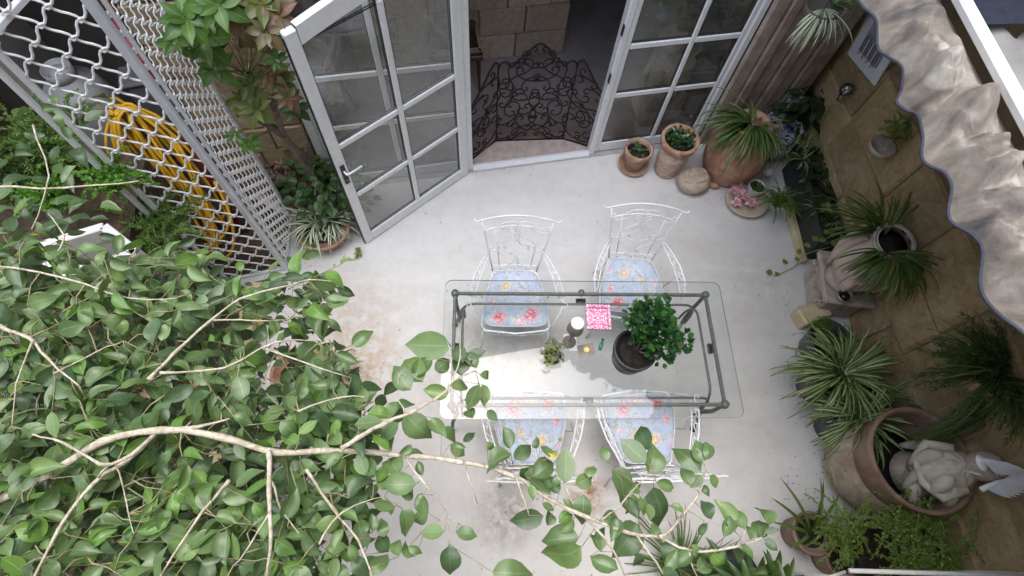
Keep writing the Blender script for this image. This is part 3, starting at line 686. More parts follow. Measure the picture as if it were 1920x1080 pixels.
st_ = thing('side_table', 'low black table holding papers behind the right glass column', 'table', (2.12, 3.95, 0), WA)
g = G(); g.box((0, 0, .42), (.62, .5, .035), 0, .006); mk('tabletop', g, MT['black'], st_, smooth=False)
for x_ in (-.27, .27):
    for y_ in (-.21, .21): mk('leg', G().box((x_, y_, .2), (.03, .03, .4), 0, .004), MT['black'], st_, smooth=False)
mg = thing('magazine', 'pale grey magazine with a dark title line lying uppermost on the black table', 'magazine', (2.03, 3.88, .442), WA-.05)
mk('cover', G().box((0, 0, .01), (.30, .2, .012), 0, .002), MT['paper'], mg, smooth=False)
mk('cover_photo', G().box((.0, -.05, .0175), (.28, .08, .002)), MT['greypaper'], mg, smooth=False)
g = G()                                               # the title line is too small to read in the photograph: indistinct ink strokes
for k in range(20):
    if k in (9, 11): continue
    g.box((-.13+k*.0125, .028+rr(-.001, .001), .0175), (rr(.003, .008), .014 if k > 11 else .010, .001)); g.box((-.13+k*.0125+.003, .028, .01755), (.006, .003, .001))
mk('title_print', g, MT['ink'], mg, 'stuff', smooth=False)
m2 = tag(mk('magazine', G().box((0, 0, 0), (.3, .21, .016), 0, .002), MT['paper'], smooth=False), 'plain white magazine fanned out under the titled one', 'magazine'); m2.location = (1.99, 3.95, .4485-.0005); m2.rotation_euler = (0, 0, WA+.25)
m2.location.z = .4465; mg.location.z = .455
bz = thing('horse_ornament', 'small dark metal ornament with a bright glint on the hall floor behind the glass', 'ornament', at(1285, 222, .12))
g = G(); g.ball((0, 0, 0), .07, 12, 8, (1, .7, .8)); g.ball((-.08, 0, .07), .035, 10, 6); mk('body', g, MT['pewter'], bz)
g = G(); g.lathe([(.06, -.12), (.06, -.1), (.02, -.09), (.015, -.03)], 14); mk('base', g, MT['iron'], bz)

# ================================================================ GLASS TABLE
TZ = .74
TC = V((.69, 1.125, 0)); HX, HY_ = .962, .475
tb = thing('glass_table', 'long rectangular glass-topped table with grey-green iron frame in the courtyard', 'table', TC)
def rrect(hx, hy, r, z, n=6):
    P = []
    for (cx, cy, a0) in ((hx-r, hy-r, 0), (-hx+r, hy-r, pi/2), (-hx+r, -hy+r, pi), (hx-r, -hy+r, 1.5*pi)):
        for i in range(n+1): a = a0+pi/2*i/n; P.append(V((cx+r*cos(a), cy+r*sin(a), z)))
    return P
P = rrect(HX, HY_, .05, TZ); g = G(); g.add(P, [tuple(range(len(P)))]); mk('glass_top', g, MT['tableglass'], tb, smooth=False)
g = G(); Q = rrect(HX-.0, HY_-.0, .05, TZ-.001); R_ = rrect(HX, HY_, .05, TZ-.012); Q2 = rrect(HX-.002, HY_-.002, .05, TZ-.001); R2 = rrect(HX-.002, HY_-.002, .05, TZ-.012); n = len(Q)
g.add(Q+R_+R2+Q2, [(i, (i+1) % n, n+(i+1) % n, n+i) for i in range(n)]+[(n+i, n+(i+1) % n, 2*n+(i+1) % n, 2*n+i) for i in range(n)]+[(2*n+i, 2*n+(i+1) % n, 3*n+(i+1) % n, 3*n+i) for i in range(n)]+[(3*n+i, 3*n+(i+1) % n, (i+1) % n, i) for i in range(n)])
mk('glass_edge', g, MT['glassedge'], tb, smooth=False)
FX0, FX1, FY = -.893, .858, .385
cor = [(FX0, FY), (FX1, FY), (FX1, -FY), (FX0, -FY)]; Fz = TZ-.03
for i in range(4):
    a, b_ = cor[i], cor[(i+1) % 4]; mk('frame_bar', G().box(((a[0]+b_[0])/2, (a[1]+b_[1])/2, Fz), (abs(a[0]-b_[0])+.012 if i % 2 == 0 else .022, .022 if i % 2 == 0 else abs(a[1]-b_[1])-.024, .026), 0, .006), MT['tableiron'], tb, smooth=False)
for (x_, y_) in cor:
    mk('corner_knob', G().lathe([(.001, Fz-.03), (.024, Fz-.026), (.028, Fz), (.024, Fz+.02), (.013, Fz+.026), (.001, Fz+.027)], 14, (x_, y_, 0)), MT['tableiron'], tb)
for y_ in (FY, -FY):
    o = mk('centre_clip', G().lathe([(.001, Fz-.02), (.022, Fz-.015), (.024, Fz+.01), (.012, Fz+.0255)], 12, (-.02, y_+.01, 0)).box((-.02, y_-.032 if y_ > 0 else y_+.045, Fz-.04), (.07, .03, .02), 0, .004), MT['tableiron'], tb)
mk('centre_clip', G().box((FX1-.02, 0, Fz-.03), (.03, .07, .03), 0, .005), MT['tableiron'], tb)
mk('centre_clip', G().box((FX0+.02, 0, Fz-.03), (.03, .07, .03), 0, .005), MT['tableiron'], tb)
# inner bent braces (bars that curve down at the corners)
def bend(ax, off, lo, hi):
    pts = []
    zt = Fz-.05; zb = .30
    for i in range(6):
        a = i/5*pi/2; pts.append((lo+.12-.12*sin(a) if 0 else lo+.02+.12*(1-cos(pi/2-a)) if 0 else 0, 0))
    path = []
    for k in range(9):
        t = k/8; path.append((lo+.015+.13*(t**2.2), zb+(zt-zb)*sin(t*pi/2)))
    path2 = [(hi-(u-lo), z) for (u, z) in path][::-1]; path = path+path2
    return [(u, off, z) if ax == 0 else (off, u, z) for u, z in path]
for y_ in (FY-.055, -FY+.055): mk('brace', G().tube(bend(0, y_, FX0, FX1), .009, 7), MT['tableiron'], tb)
for x_ in (FX0+.055, FX1-.055): mk('brace', G().tube(bend(1, x_, -FY, FY), .009, 7), MT['tableiron'], tb)
for (x_, y_) in cor:
    sx_ = 1 if x_ > 0 else -1; sy_ = 1 if y_ > 0 else -1
    lg = mk('leg', G().tube([(x_, y_, Fz), (x_, y_, .5), (x_-.02*sx_, y_-.03*sy_, .34), (x_+.02*sx_, y_+.0*sy_, .16), (x_+.03*sx_, y_+.03*sy_, .05), (x_+.035*sx_, y_+.035*sy_, .012)], [.013, .014, .017, .013, .012, .014], 8), MT['tableiron'], tb)
    mk('foot', G().ball((x_+.035*sx_, y_+.035*sy_, .02), .024, 10, 6, (1, 1, .8)), MT['iron'], lg)

# ================================================================ CHAIRS
def T(*a): return mk(*a)
def make_chair(label, loc, rz):
    t = thing('garden_chair', label, 'chair', loc, rz, 'white wrought iron armchairs round the glass table')
    wi = MT['whiteiron']
    f = [(-.245, -.23), (-.22, -.25), (0, -.275), (.22, -.25), (.245, -.23), (.24, -.05), (.165, .225), (.14, .235), (-.14, .235), (-.165, .225), (-.24, -.05)]
    mk('seat_frame', G().tube([(x, y, .44) for x, y in f], .008, 6, closed=True), wi, t)
    sl = G()
    for k in range(-4, 5): w_ = .23-.07*max(0, (k+4)/8-.2); sl.tube([(-w_, k*.05, .437), (w_, k*.05, .437)], .003, 4)
    mk('seat_mesh', sl, wi, t)
    ap = G()
    for s_ in (-1, 1):
        for k in range(2): pts = scroll((s_*(.02+k*.1), .40), (s_*(.11+k*.1), .415), 'C', .7, 4, 22, s_); ap.tube([(u, -.268+abs(u)*.08, z) for u, z in pts], .003, 4)
    mk('apron_scrolls', ap, wi, t)
    for s_ in (-1, 1):
        mk('leg', G().tube([(s_*.23, -.235, .44), (s_*.25, -.26, .3), (s_*.235, -.235, .12), (s_*.27, -.28, .01)], .0085, 6), wi, t)
        mk('leg', G().tube([(s_*.16, .22, .44), (s_*.18, .25, .25), (s_*.2, .31, .01)], .0085, 6), wi, t)
    B = lambda x, v: (x, .225+.135*v, .44+.52*v)      # point on the back plane, v 0..1
    hw_ = lambda v: .165+.085*v
    for s_ in (-1, 1): mk('back_upright', G().tube([B(s_*hw_(v), v) for v in (0, .25, .5, .75, .97)], .0065, 6), wi, t)
    arc = lambda v0, rise, ext: [B(x*ext, v0+rise*(1-x*x)) for x in [i/8-1 for i in range(17)]]
    mk('top_rail', G().tube([B(-.30, 1.0), B(-.285, .965)]+arc(.97, .11, .27)+[B(.285, .965), B(.30, 1.0)], .0065, 6), wi, t)
    mk('middle_rail', G().tube(arc(.80, .1, .237), .0055, 6), wi, t)
    mk('lower_rail', G().tube(arc(.12, .02, .178), .0055, 6), wi, t)
    for s_ in (-1, 1): mk('back_bar', G().tube([B(s_*(.11+.055*v), v) for v in (.12, .5, .86)], .0042, 5), wi, t)
    def bs(a, b_, kd, sd_):
        pts = scroll(a, b_, kd, .6, 3, 24, sd_); mk('scroll', G().tube([B(u, v/.52) for u, v in pts], .0036, 5), wi, t)
    for s_ in (-1, 1):
        bs((s_*.045, .415), (s_*.10, .27), 'S', s_); bs((s_*.10, .235), (s_*.045, .09), 'S', -s_) ; bs((s_*.02, .475), (s_*.10, .455), 'C', -s_); bs((s_*.13, .45), (s_*.21, .435), 'C', s_)
        bs((s_*.135, .26), (s_*.18, .25), 'C', s_)
        bs((s_*.02, .04), (s_*.09, .03), 'C', s_)
        mk('back_curve', G().tube([B(s_*q, v/.52) for q, v in ((.10, .27), (.03, .29), (.006, .33), (.02, .40), (.05, .43))], .0036, 5), wi, t)
        mk('back_curve', G().tube([B(s_*q, v/.52) for q, v in ((.10, .235), (.03, .215), (.006, .17), (.02, .1), (.05, .075))], .0036, 5), wi, t)
        # armrest: outer and inner band with curls between
        A = [(.19, .285, .66), (.24, .2, .68), (.295, .08, .685), (.325, -.04, .68), (.325, -.13, .66), (.30, -.19, .60), (.265, -.225, .5), (.245, -.235, .44)]
        Bn = [(.19, .275, .655), (.225, .17, .66), (.26, .06, .66), (.285, -.04, .655), (.295, -.12, .645), (.31, -.16, .63)]
        mk('armrest', G().tube([(s_*x, y, z) for x, y, z in A], .006, 6), wi, t)
        mk('armrest_inner', G().tube([(s_*x, y, z) for x, y, z in Bn], .005, 5), wi, t)
        g = G()
        for k in range(4):
            y0 = .18-k*.09; xo = .235+.09*min(1, (k+.6)/3); pts = scroll((xo-.012, y0), (xo+.012, y0-.065), 'S', .6, 4, 20, s_); g.tube([(s_*u, v, .672) for u, v in pts], .003, 4)
        mk('arm_scrolls', g, wi, t)
        mk('arm_stay', G().tube([(s_*.235, .0, .44), (s_*.275, .02, .52), (s_*.25, -.03, .6), (s_*.29, -.04, .66)], .004, 5), wi, t)
    return t
def cushion_geo():
    g = G(); n = 28; m = 8; vs = []; fs = []; uv = []
    o = []
    for k in range(64):
        a = 2*pi*k/64; ca, sa = cos(a), sin(a)
        x = abs(ca)**.32*(1 if ca > 0 else -1); y = abs(sa)**.32*(1 if sa > 0 else -1)
        yy = y*.225-.01; wx = .235-.075*max(0, (yy+.06)/.28) if yy > -.06 else .235
        o.append((x*wx, yy))
    rings = [(0.97, 0), (1.0, .012), (1.0, .03), (.975, .042), (.85, .049), (.6, .053), (.3, .055), (.001, .055)]
    for (sc, z) in rings:
        for (x, y) in o: vs.append((x*sc, y*sc, z+.004*noise.noise(V((x*sc*9, y*sc*9, z*3)))))
    N = 64
    for j in range(len(rings)-1):
        for i in range(N): k = (i+1) % N; fs.append((j*N+i, j*N+k, (j+1)*N+k, (j+1)*N+i))
    g.add(vs, fs); g.f.append(tuple(range(N))[::-1]); return g, o
chairs = [((.225, 1.59, 0), 0.0, 'white iron armchair far side of the table at left, tall back fully visible'),
          ((1.11, 1.70, 0), -.06, 'white iron armchair far side of the table, partly behind the potted bush'),
          ((.31, .625, 0), pi+.0, 'white iron armchair near side of the table at left, under ficus twigs'),
          ((1.06, .625, 0), pi+.05, 'white iron armchair near side of the table at right, beside a table foot')]
ch0 = None; cg, co = cushion_geo(); cme = None
for loc, rz, lab in chairs:
    if ch0 is None: ch0 = make_chair(lab, loc, rz)
    else: dup(ch0, loc, rz, lab)
cl = ['blue floral seat cushion of the far left chair, seen through the glass', 'blue floral seat cushion of the far right chair beside the potted bush', 'blue floral seat cushion of the near left chair with red and pink roses', 'blue floral seat cushion of the near right chair with ficus leaves above it']
for k, (loc, rz, _) in enumerate(chairs):
    t = thing('seat_cushion', cl[k], 'cushion', (loc[0], loc[1], .449), rz, 'floral cushions on the white chairs')
    if cme is None:
        o = mk('pad', cg, MT['cushion'], t); cme = o.data
        p_ = mk('piping', G().tube([(x*1.0, y*1.0, .036) for x, y in co], .004, 5, closed=True), MT['paper'], t); pme = p_.data
    else: inst('pad', cme, t, Matrix()); inst('piping', pme, t, Matrix())

# ================================================================ ON THE TABLE
tr = thing('square_tray', 'pink and white damask square tray on the glass table', 'tray', at(1121, 597, TZ+.001), -.03)
hwid = .082
mk('tray_base', G().box((0, 0, .006), (2*hwid-.04, 2*hwid-.03, .006), 0, .001), MT['damask'], tr, smooth=False)
for k in range(4):
    a = k*pi/2; ox, oy = cos(a)*(hwid-.009), sin(a)*(hwid-.003)
    mk('tray_side', G().box((ox, oy, .018), ((.02 if k % 2 == 0 else 2*hwid), (.02 if k % 2 else 2*hwid-.03), .03), 0, .003), MT['pink'] if 0 else MT['damask'], tr, smooth=False)
lp = thing('table_lamp', 'small table lamp with taupe shade and pale round top', 'lamp', (.56, 1.15, TZ+.001))
g = G(); g.lathe([(.045, 0), (.045, .008), (.012, .012), (.006, .02)], 20); mk('base', g, MT['lampgrey'], lp)
mk('stem', G().tube([(0, 0, .01), (0, 0, .3)], .005, 8), MT['lampgrey'], lp)
mk('stem_joint', G().ball((0, 0, .12), .01, 8, 5), MT['lampgrey'], lp)
mk('lamp_shade', G().lathe([(.051, .245), (.052, .246), (.042, .345), (.040, .347), (.038, .345), (.048, .248)], 28), MT['lampgrey'], lp)
mk('shade_cap', G().lathe([(.041, .344), (.041, .352), (.036, .354), (.001, .355)], 28), MT['paper'], lp)
cd = tag(mk('paper_card', G().box((0, 0, .002), (.085, .115, .003), 0, .001), MT['paper'], smooth=False), 'small white card lying by the lamp foot on the glass', 'card'); cd.location = at(1069, 641, TZ+.0015)-V((0, .005, 0)); cd.rotation_euler = (0, 0, -.02)
# coaster/flower print
cs = thing('floral_napkin', 'small cream paper napkin with a yellow flower on the glass table', 'napkin', at(1099, 657, TZ+.001), .2)
mk('napkin_sheet', G().box((0, 0, .002), (.11, .085, .003), 0, .001), MT['cloth'], cs, smooth=False)
for k in range(7):
    a = k*2*pi/7; me = leafdata('yel', MT['yellow'], W=.7, fold=.2, curve=-.1, shape=1); inst('petal', me, cs, orient((0, 0, .006), (cos(a), sin(a), .25), (0, 0, 1), .022))
bt = thing('green_lighter', 'small green glass bottle lying near the potted bush', 'bottle', at(1127, 648, TZ+.014), radians(70))
mk('body', G().lathe([(.001, -.035), (.012, -.032), (.013, .015), (.006, .028), (.006, .04), (.001, .041)], 14, m=Matrix.Rotation(pi/2, 3, 'Y')), MT['greenglass'], bt)
mk('cap', G().lathe([(.0075, .036), (.0075, .05), (.001, .051)], 12, m=Matrix.Rotation(pi/2, 3, 'Y')), MT['gasket'], bt)
bt['label'] = 'small green glass bottle lying between the napkin and the potted bush'; bt.name = 'glass_bottle'
orn = thing('candle_holder', 'pewter flower-shaped candle holder at the right end of the table', 'candle holder', at(1266, 648, TZ+.001))
mk('base', G().lathe([(.055, 0), (.06, .008), (.045, .02), (.03, .03), (.034, .038), (.024, .042), (.02, .032), (.001, .03)], 40, fn=lambda a, z, r: r*(1+.12*cos(5*a)*min(1, r/.05))), MT['pewter'], orn)
mk('candle', G().lathe([(.017, .03), (.017, .048), (.001, .05)], 16), MT['white'], orn)
# potted bush
pb = thing('potted_bush', 'glossy dark green bush in a black pot on the glass table', 'potted plant', V((.935, 1.03, TZ+.001)))
pot(pb, .105, .128, .21, MT['blackpot'], .012, soilz=.88)
mk('pot_band', G().lathe([(.124, .13), (.127, .135), (.128, .15), (.125, .153)], 30), MT['blackpot'], pb)
brs = [((.01, .02, .18), (.16, .03, .3), .13), ((.0, .02, .18), (.02, .10, .36), .10), ((.03, .03, .18), (.22, -.04, .30), .06), ((0, 0, .18), (.10, .12, .38), .10), ((0, .0, .18), (-.04, .12, .34), .05), ((.02, .0, .18), (.09, -.0, .33), .12), ((.02, 0, .18), (.12, -.08, .24), .07), ((.02, 0, .18), (.0, .04, .32), .09)]
for b0, b1, R_ in brs:
    mk('branch', G().tube([b0, V(b0).lerp(V(b1), .5)+V((0, 0, .02)), b1], [.007, .005, .003], 6), MT['darkbark'], pb)
cnt = 0
clusters = [((.06, .10, .40), .12, 210), ((.12, .03, .36), .115, 150), ((.01, .17, .46), .05, 28), ((.12, .17, .46), .055, 32), ((-.05, .15, .42), .05, 28), ((.24, .0, .36), .055, 32), ((.15, -.06, .28), .05, 22), ((-.0, .09, .33), .08, 40)]
for c_, R_, n_ in clusters:
    for i in range(n_):
        d = V((rr(-1, 1), rr(-1, 1), rr(-.5, 1))).normalized(); p = V(c_)+d*R_*rr(.5, 1.05)
        me = leafdata('jd%d' % (i % 3), MT['jade'], W=.95+.08*(i % 3), fold=.12, curve=.15, n=4, shape=1)
        M_ = orient(p, d+V((rr(-.6, .6), rr(-.6, .6), rr(.0, .9))), V((rr(-.7, .7), rr(-.7, .7), 1)), rr(.034, .052))
        if cnt < 290: inst('leaf', me, pb, M_)
        cnt += 1
        if cnt == 290: extra = G()
        if cnt > 290:
            v_, f_, u_ = leafmesh(W=.98, fold=.12, curve=.15, n=4, shape=1); extra.add([M_@V(q) for q in v_], f_, u_)
mk('small_leaves', extra, MT['jade'], pb, 'stuff')
# small succulent
su = thing('small_succulent', 'small grey-green succulent in a clear glass bowl at the middle of the table', 'potted plant', at(1035, 672, TZ+.001))
mk('bowl', G().lathe([(.035, 0), (.055, .02), (.058, .05), (.05, .07)], 24), MT['clearglass'], su)
mk('soil', G().lathe([(.03, .003), (.05, .02), (.052, .045), (.001, .05)], 18), MT['bedsoil'], su)
for k in range(9):
    a = k*2.4; R_ = .012+.0075*k; c_ = V((R_*cos(a), R_*sin(a)*1.1+.015, .08+rr(0, .05)))
    rosette(su, c_, V((cos(a)*.5, sin(a)*.5, 1)), 9, .036, MT['olive'] if k % 3 == 1 else MT['greyleaf'] if 'greyleaf' in MT else MT.setdefault('greyleaf', leaf_mat('grey_green_leaf', [(.10, .15, .07), (.16, .2, .12), (.3, .32, .22), (.12, .1, .08)], veinamt=0)), 'su%d' % (k % 3 == 1), (.1, 1.0), .6)

# ================================================================ CAGE
cB = at(537, 503, 0); cA = at(428, 527, 0); cC = at(548, 410, 0)
cg_ = thing('mesh_cage', 'tall white woven wire mesh guard with grey corner posts at the left', 'mesh guard', cB)
CH = 2.72; LO = cB.copy()
def bar(name, a, b_, w=.03, mat='greyframe'):
    a, b_ = V(a)-LO, V(b_)-LO; d = b_-a; q = d.to_track_quat('Z', 'Y').to_matrix()
    g = G(); g.box((0, 0, 0), (w, w, d.length), 0, .004); m_ = (a+b_)/2; g.v = [tuple(m_+q@V(v)) for v in g.v]; return mk(name, g, MT[mat], cg_, smooth=False)
zt = V((0, 0, CH)); 
bar('corner_post', cB, cB+zt, .042); bar('corner_post', cB+V((.045, .02, 0)), cB+V((.045, .02, CH)), .02)
bar('side_post', cA, cA+zt, .028, 'whitepaint'); bar('side_post', cA+V((-.06, -.02, 0)), cA+V((-.06, -.02, CH)), .028, 'whitepaint')
bar('side_post', cC, cC+zt, .03)
bar('bottom_rail', cA+V((0, 0, .02)), cB+V((0, 0, .02)), .022, 'whitepaint'); bar('bottom_rail', cB+V((0, 0, .02)), cC+V((0, 0, .02)), .022, 'greyframe')
bar('stay', at(-60, 110, 2.45), at(60, -20, 2.45), .03, 'whitepaint')
knot = G(); knot.tube([(.011*cos(a), .011*sin(a)*.6, .004*sin(2*a)+.002) for a in [i*2*pi/10 for i in range(10)]], .0066, 5, closed=True)
kme = None; knots = 0
def meshpanel(a, b_, diag, wr, knobj):
    global kme, knots
    d = b_-a; L = d.length; d = d/L; nrm = V((d.y, -d.x, 0)); stuff = G()
    for fam in (1, -1):
        k0 = int(-CH/diag)-2
        for k in range(k0, int(L/diag)+int(CH/diag)+3):
            # line u - fam*v = k*diag (u along, v up)
            lo = None; pts = []
            N = 400
            u_off = k*diag+diag/2*(0)
            # u from 0..L
            step = diag/10
            u = 0.0
            while u <= L+1e-6:
                v = fam*(u-u_off)
                if .03 < v < CH-.02:
                    ph = u/diag*2*pi; off = .006*sin(ph*2+ (0 if fam > 0 else pi)); wob = .009*sin(ph*2)
                    pts.append(a+d*(u+wob*fam*.7)+V((0, 0, v-wob*.7))+nrm*off*.6-LO)
                u += step
            if len(pts) > 3: mk('wire', G().tube(pts, wr, 5), MT['meshwire'], cg_)
    # crossings: u = (i+j)/2*diag
    nu = int(L/(diag/2))+1; nv = int(CH/(diag/2))+1
    for i in range(0, nu+1):
        for j in range(nv):
            if (i+j) % 2: continue
            u = i*diag/2; v = j*diag/2
            if u > L or not (.03 < v < CH-.02): continue
            p = a+d*u+V((0, 0, v))+nrm*.002-LO
            z = nrm; x = (d*.7+V((0, 0, .7))).normalized(); y = z.cross(x)
            M_ = Matrix(((x.x, y.x, z.x, p.x), (x.y, y.y, z.y, p.y), (x.z, y.z, z.z, p.z), (0, 0, 0, 1)))
            if knobj and knots < 295:
                if kme is None: o = mk('wire_knot', knot, MT['meshwire'], cg_); kme = o.data; o.matrix_local = M_
                else: inst('wire_knot', kme, cg_, M_)
                knots += 1
            else: stuff.add([M_@V(q) for q in knot.v], knot.f)
    if stuff.v: mk('wire_knots', stuff, MT['meshwire'], cg_, 'stuff')
meshpanel(cA, cB, .155/2*1.0, .0042, True) if 0 else meshpanel(cA, cB, .155, .0064, True)
meshpanel(cB, cC, .155/1.6, .004, True)
g = G(); g.add([cA+V((0, 0, .006)), cB+V((0, 0, .006)), cC+V((0, 0, .006)), W(-1.9, .006, -.02), W(-3.6, .006, -.02), cA+V((-1.2, -.1, .006))], [(0, 1, 2, 3, 4, 5)]); struct('utility_floor', g, MT['bedsoil'])
# things behind the mesh
hz = thing('garden_hose', 'coiled yellow garden hose hanging behind the white mesh', 'hose', at(330, 330, .5))
HLc = hz.location.copy()
for k in range(15):
    a0 = at(212+rr(-8, 30), 195+rr(-5, 25), 1.05); a1 = at(410+rr(-30, 25), 455+rr(-50, 25), .15); 
    mid = a0.lerp(a1, .5); ax = (a1-a0)*.5; side = V((.13, .14, .05))*rr(.15, 1.5)
    pts = [mid+ax*cos(t)+side*sin(t)+V((0, 0, .03*sin(3*t+k)))-HLc for t in [i*2*pi/28 for i in range(28)]]
    mk('hose_loop', G().tube(pts, .012, 7, closed=True), MT['hose'], hz)
g = G(); 
ob = thing('gas_bottle', 'grey rounded metal canister behind the upper mesh', 'canister', at(115, 140, 1.25)-V((0, 0, 1.25)))
mk('body', G().lathe([(.19, 0), (.2, .03), (.2, 1.05), (.17, 1.17), (.06, 1.25), (.045, 1.3)], 28), MT['greyplastic'], ob); mk('collar', G().lathe([(.09, 1.22), (.095, 1.31), (.09, 1.31), (.085, 1.22)], 16), MT['greyplastic'], ob)
ob2 = thing('storage_bin', 'grey plastic bin with lid standing behind the mesh near the hose', 'bin', at(265, 110, .8)-V((0, 0, .8)), .3)
mk('body', G().box((0, 0, .35), (.4, .35, .7), 0, .03), MT['greyplastic'], ob2, smooth=False); mk('lid', G().box((0, 0, .72), (.44, .39, .05), 0, .02), MT['greyplastic'], ob2, smooth=False)
rt, rb_ = at(185, -20, 1.9), at(318, 205, 1.15); rd = thing('red_ladder', 'dark red metal ladder leaning behind the mesh guard', 'ladder', V((rb_.x, rb_.y, 0))); RO = rd.location.copy()
rdn = (rb_-rt); rb_ = rt+rdn*(rt.z/(rt.z-rb_.z)); so_ = V((-.16, .22, 0))
for q in (0, 1): mk('rail', G().tube([rt+so_*q-RO, rb_+so_*q-RO+V((0, 0, .02))], .022, 6), MT['red'], rd)
for k in range(6): p = rt.lerp(rb_, (k+.6)/6.4)-RO; mk('rung', G().tube([p, p+so_], .012, 6), MT['red'], rd)
bb = tag(mk('blue_sack', G().ball((0, 0, .12), .14, 12, 8, (1, .7, .8), fn=lambda p, q: q*(1+.12*noise.noise(p*3))), MT['blue']), 'small blue bag among the yellow hose loops', 'bag'); bb.location = at(295, 290, .1)-V((0, 0, .1))
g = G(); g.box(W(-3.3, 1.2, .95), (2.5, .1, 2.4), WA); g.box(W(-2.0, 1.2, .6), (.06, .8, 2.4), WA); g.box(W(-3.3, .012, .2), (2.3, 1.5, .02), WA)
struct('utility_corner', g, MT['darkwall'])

# ================================================================ LEFT PLANTS
bd = tag(mk('planting_bed', G().box((-2.95, .55, .1), (2.2, 2.5, .2), 0, .03), MT['bedsoil'], smooth=False), 'raised bed of brown soil under the ficus tree', 'planting bed')
kb = thing('bed_kerb', 'pale stone kerb edging the soil bed under the ficus', 'kerb', (-1.8, .55, 0))
for k in range(6): mk('kerb_stone', G().box((0, -1.04+k*.42, .11), (.12, .41, .24), 0, .015), MT['creamblock'], kb, smooth=False)
# big planter near open door
lpz = at(600, 440, 0)
p1_ = thing('shrub_tree', 'climbing shrub with red and green leaf rosettes on a grey trunk by the open door', 'shrub', (-1.38, 2.64, 0))
pot(p1_, .16, .2, .22, MT['terraold'], .015)
SO = p1_.location.copy()
trunks = [[(0, .02, .25), (-.06, .06, .55), (-.1, .05, .9), (-.06, .02, 1.2), (-.12, -.02, 1.5)], [(-.1, .05, .9), (-.25, .0, 1.2), (-.38, -.1, 1.5)], [(-.06, .02, 1.2), (.04, -.02, 1.45), (.02, .0, 1.6)], [(-.06, .06, .55), (.04, .02, .8), (.08, -.02, 1.0)]]
for k, tt in enumerate(trunks): mk('trunk', G().tube(tt, [.035-.006*k, .032-.006*k]+[.022]*(len(tt)-2), 8), MT['darkbark'], p1_)
# rosettes (px, py, z, n, L, material)
ros = [(380, 75, 1.55, 11, .15, 'poinsettia'), (350, 40, 1.6, 10, .13, 'poinsettia'), (395, 25, 1.7, 10, .14, 'poinsettia'), (330, 80, 1.5, 8, .1, 'poinsettia'), (405, 130, 1.3, 8, .12, 'poinsettia'), (430, 50, 1.5, 10, .15, 'redleaf'), (450, 20, 1.6, 10, .15, 'redleaf'), (490, 10, 1.65, 9, .14, 'olive'), (520, 30, 1.6, 9, .12, 'redleaf'), (470, 60, 1.45, 9, .13, 'redleaf'), (500, 60, 1.4, 8, .1, 'redleaf'),
       (520, 115, 1.3, 9, .07, 'poinsettia'), (530, 150, 1.15, 9, .09, 'olive'), (470, 160, 1.0, 9, .12, 'olive'), (480, 205, .95, 10, .13, 'olive'), (460, 190, .9, 8, .11, 'olive'), (540, 185, 1.1, 9, .09, 'redleaf'), (555, 205, 1.0, 8, .09, 'darkleaf'), (510, 140, 1.2, 8, .1, 'redleaf'), (470, 270, .6, 8, .08, 'fernbright'), (440, 255, .6, 7, .06, 'poinsettia'), (410, 10, 1.8, 10, .14, 'poinsettia'), (540, 70, 1.5, 7, .1, 'redleaf')]
def before_wall(px, py, off):
    d_ = RM.transposed() @ V((px-CX, py-CY, F)); o_ = V((0, 0, CAMH)); return o_+d_*(((W(0, 0, -off)-o_).dot(WN))/d_.dot(WN))
for (px, py, z, n_, L, mt) in ros:
    L = L*1.15; wp_ = before_wall(px, py, rr(.25, .6)); z = wp_.z; c_ = wp_-SO; ax = (V((0, 0, CAMH))-wp_).normalized()*.6+V((rr(-.3, .3), rr(-.4, 0), .5))
    rosette(p1_, c_, ax, n_, L, MT[mt], 'ros'+mt, (-.1, .8), .5)
    a = V((-.12, .0, min(1.5, max(.5, z-.3)))); mk('twig', G().tube([a, a.lerp(c_, .5)+V((0, 0, -.04)), c_], .004, 5), MT['stem'], p1_)
rp = thing('red_flower', 'dark red poinsettia bud among the rosettes at the top left', 'flower', before_wall(442, 22, .42))
for k in range(5): inst('petal', leafdata('redp', MT['red'], W=.45, fold=.3, curve=.1), rp, orient((0, 0, 0), (cos(k*1.3)*.5, sin(k*1.3)*.5-.4, .6), (0, -.5, 1), .06))
p2 = thing('variegated_spider_plant', 'white striped spider plant in a wide terracotta pot beside the open door foot', 'potted plant', (-1.36, 2.36, 0))
pot(p2, .16, .22, .17, MT['terraold'], .015)
spider(p2, (-.05, .03, .15), 80, .34, .02, MT['spiderw'], (.1, 1.4), (.9, 2.3), rad=.08); spider(p2, (.09, .05, .16), 70, .32, .02, MT['spiderw'], (.1, 1.4), (.9, 2.2), rad=.05)
p3 = thing('leafy_bush', 'dark green leafy bush in a pot behind the striped spider plant', 'potted plant', (-1.2, 2.62, 0)); pot(p3, .13, .17, .22, MT['terraold'])
for i in range(260):
    a = rr(0, 2*pi); R_ = rr(.03, .34); p = V((cos(a)*R_-.08, sin(a)*R_*.8-.03, .32+rr(-.1, .2)))
    inst('leaf', leafdata('dk%d' % (i % 3), MT['darkleaf']), p3, orient(p, (cos(a), sin(a), rr(-.4, .4)), (rr(-.4, .4), rr(-.5, .1), 1), rr(.06, .1)))
p4 = thing('purple_plant', 'purple and dark leaved plant beside the mesh guard corner', 'potted plant', at(530, 345, .25)-V((0, 0, .25))); pot(p4, .11, .15, .2, MT['terracotta'])
for i in range(18): rosette(p4, V((rr(-.16, .2), rr(-.14, .18), rr(.25, .45))), V((rr(-.5, .5), rr(-.8, .1), 1)), 7, .09, MT['purple' if i % 3 else 'redleaf'], 'pu%d' % (i % 3 > 0), (0, .9), .4)
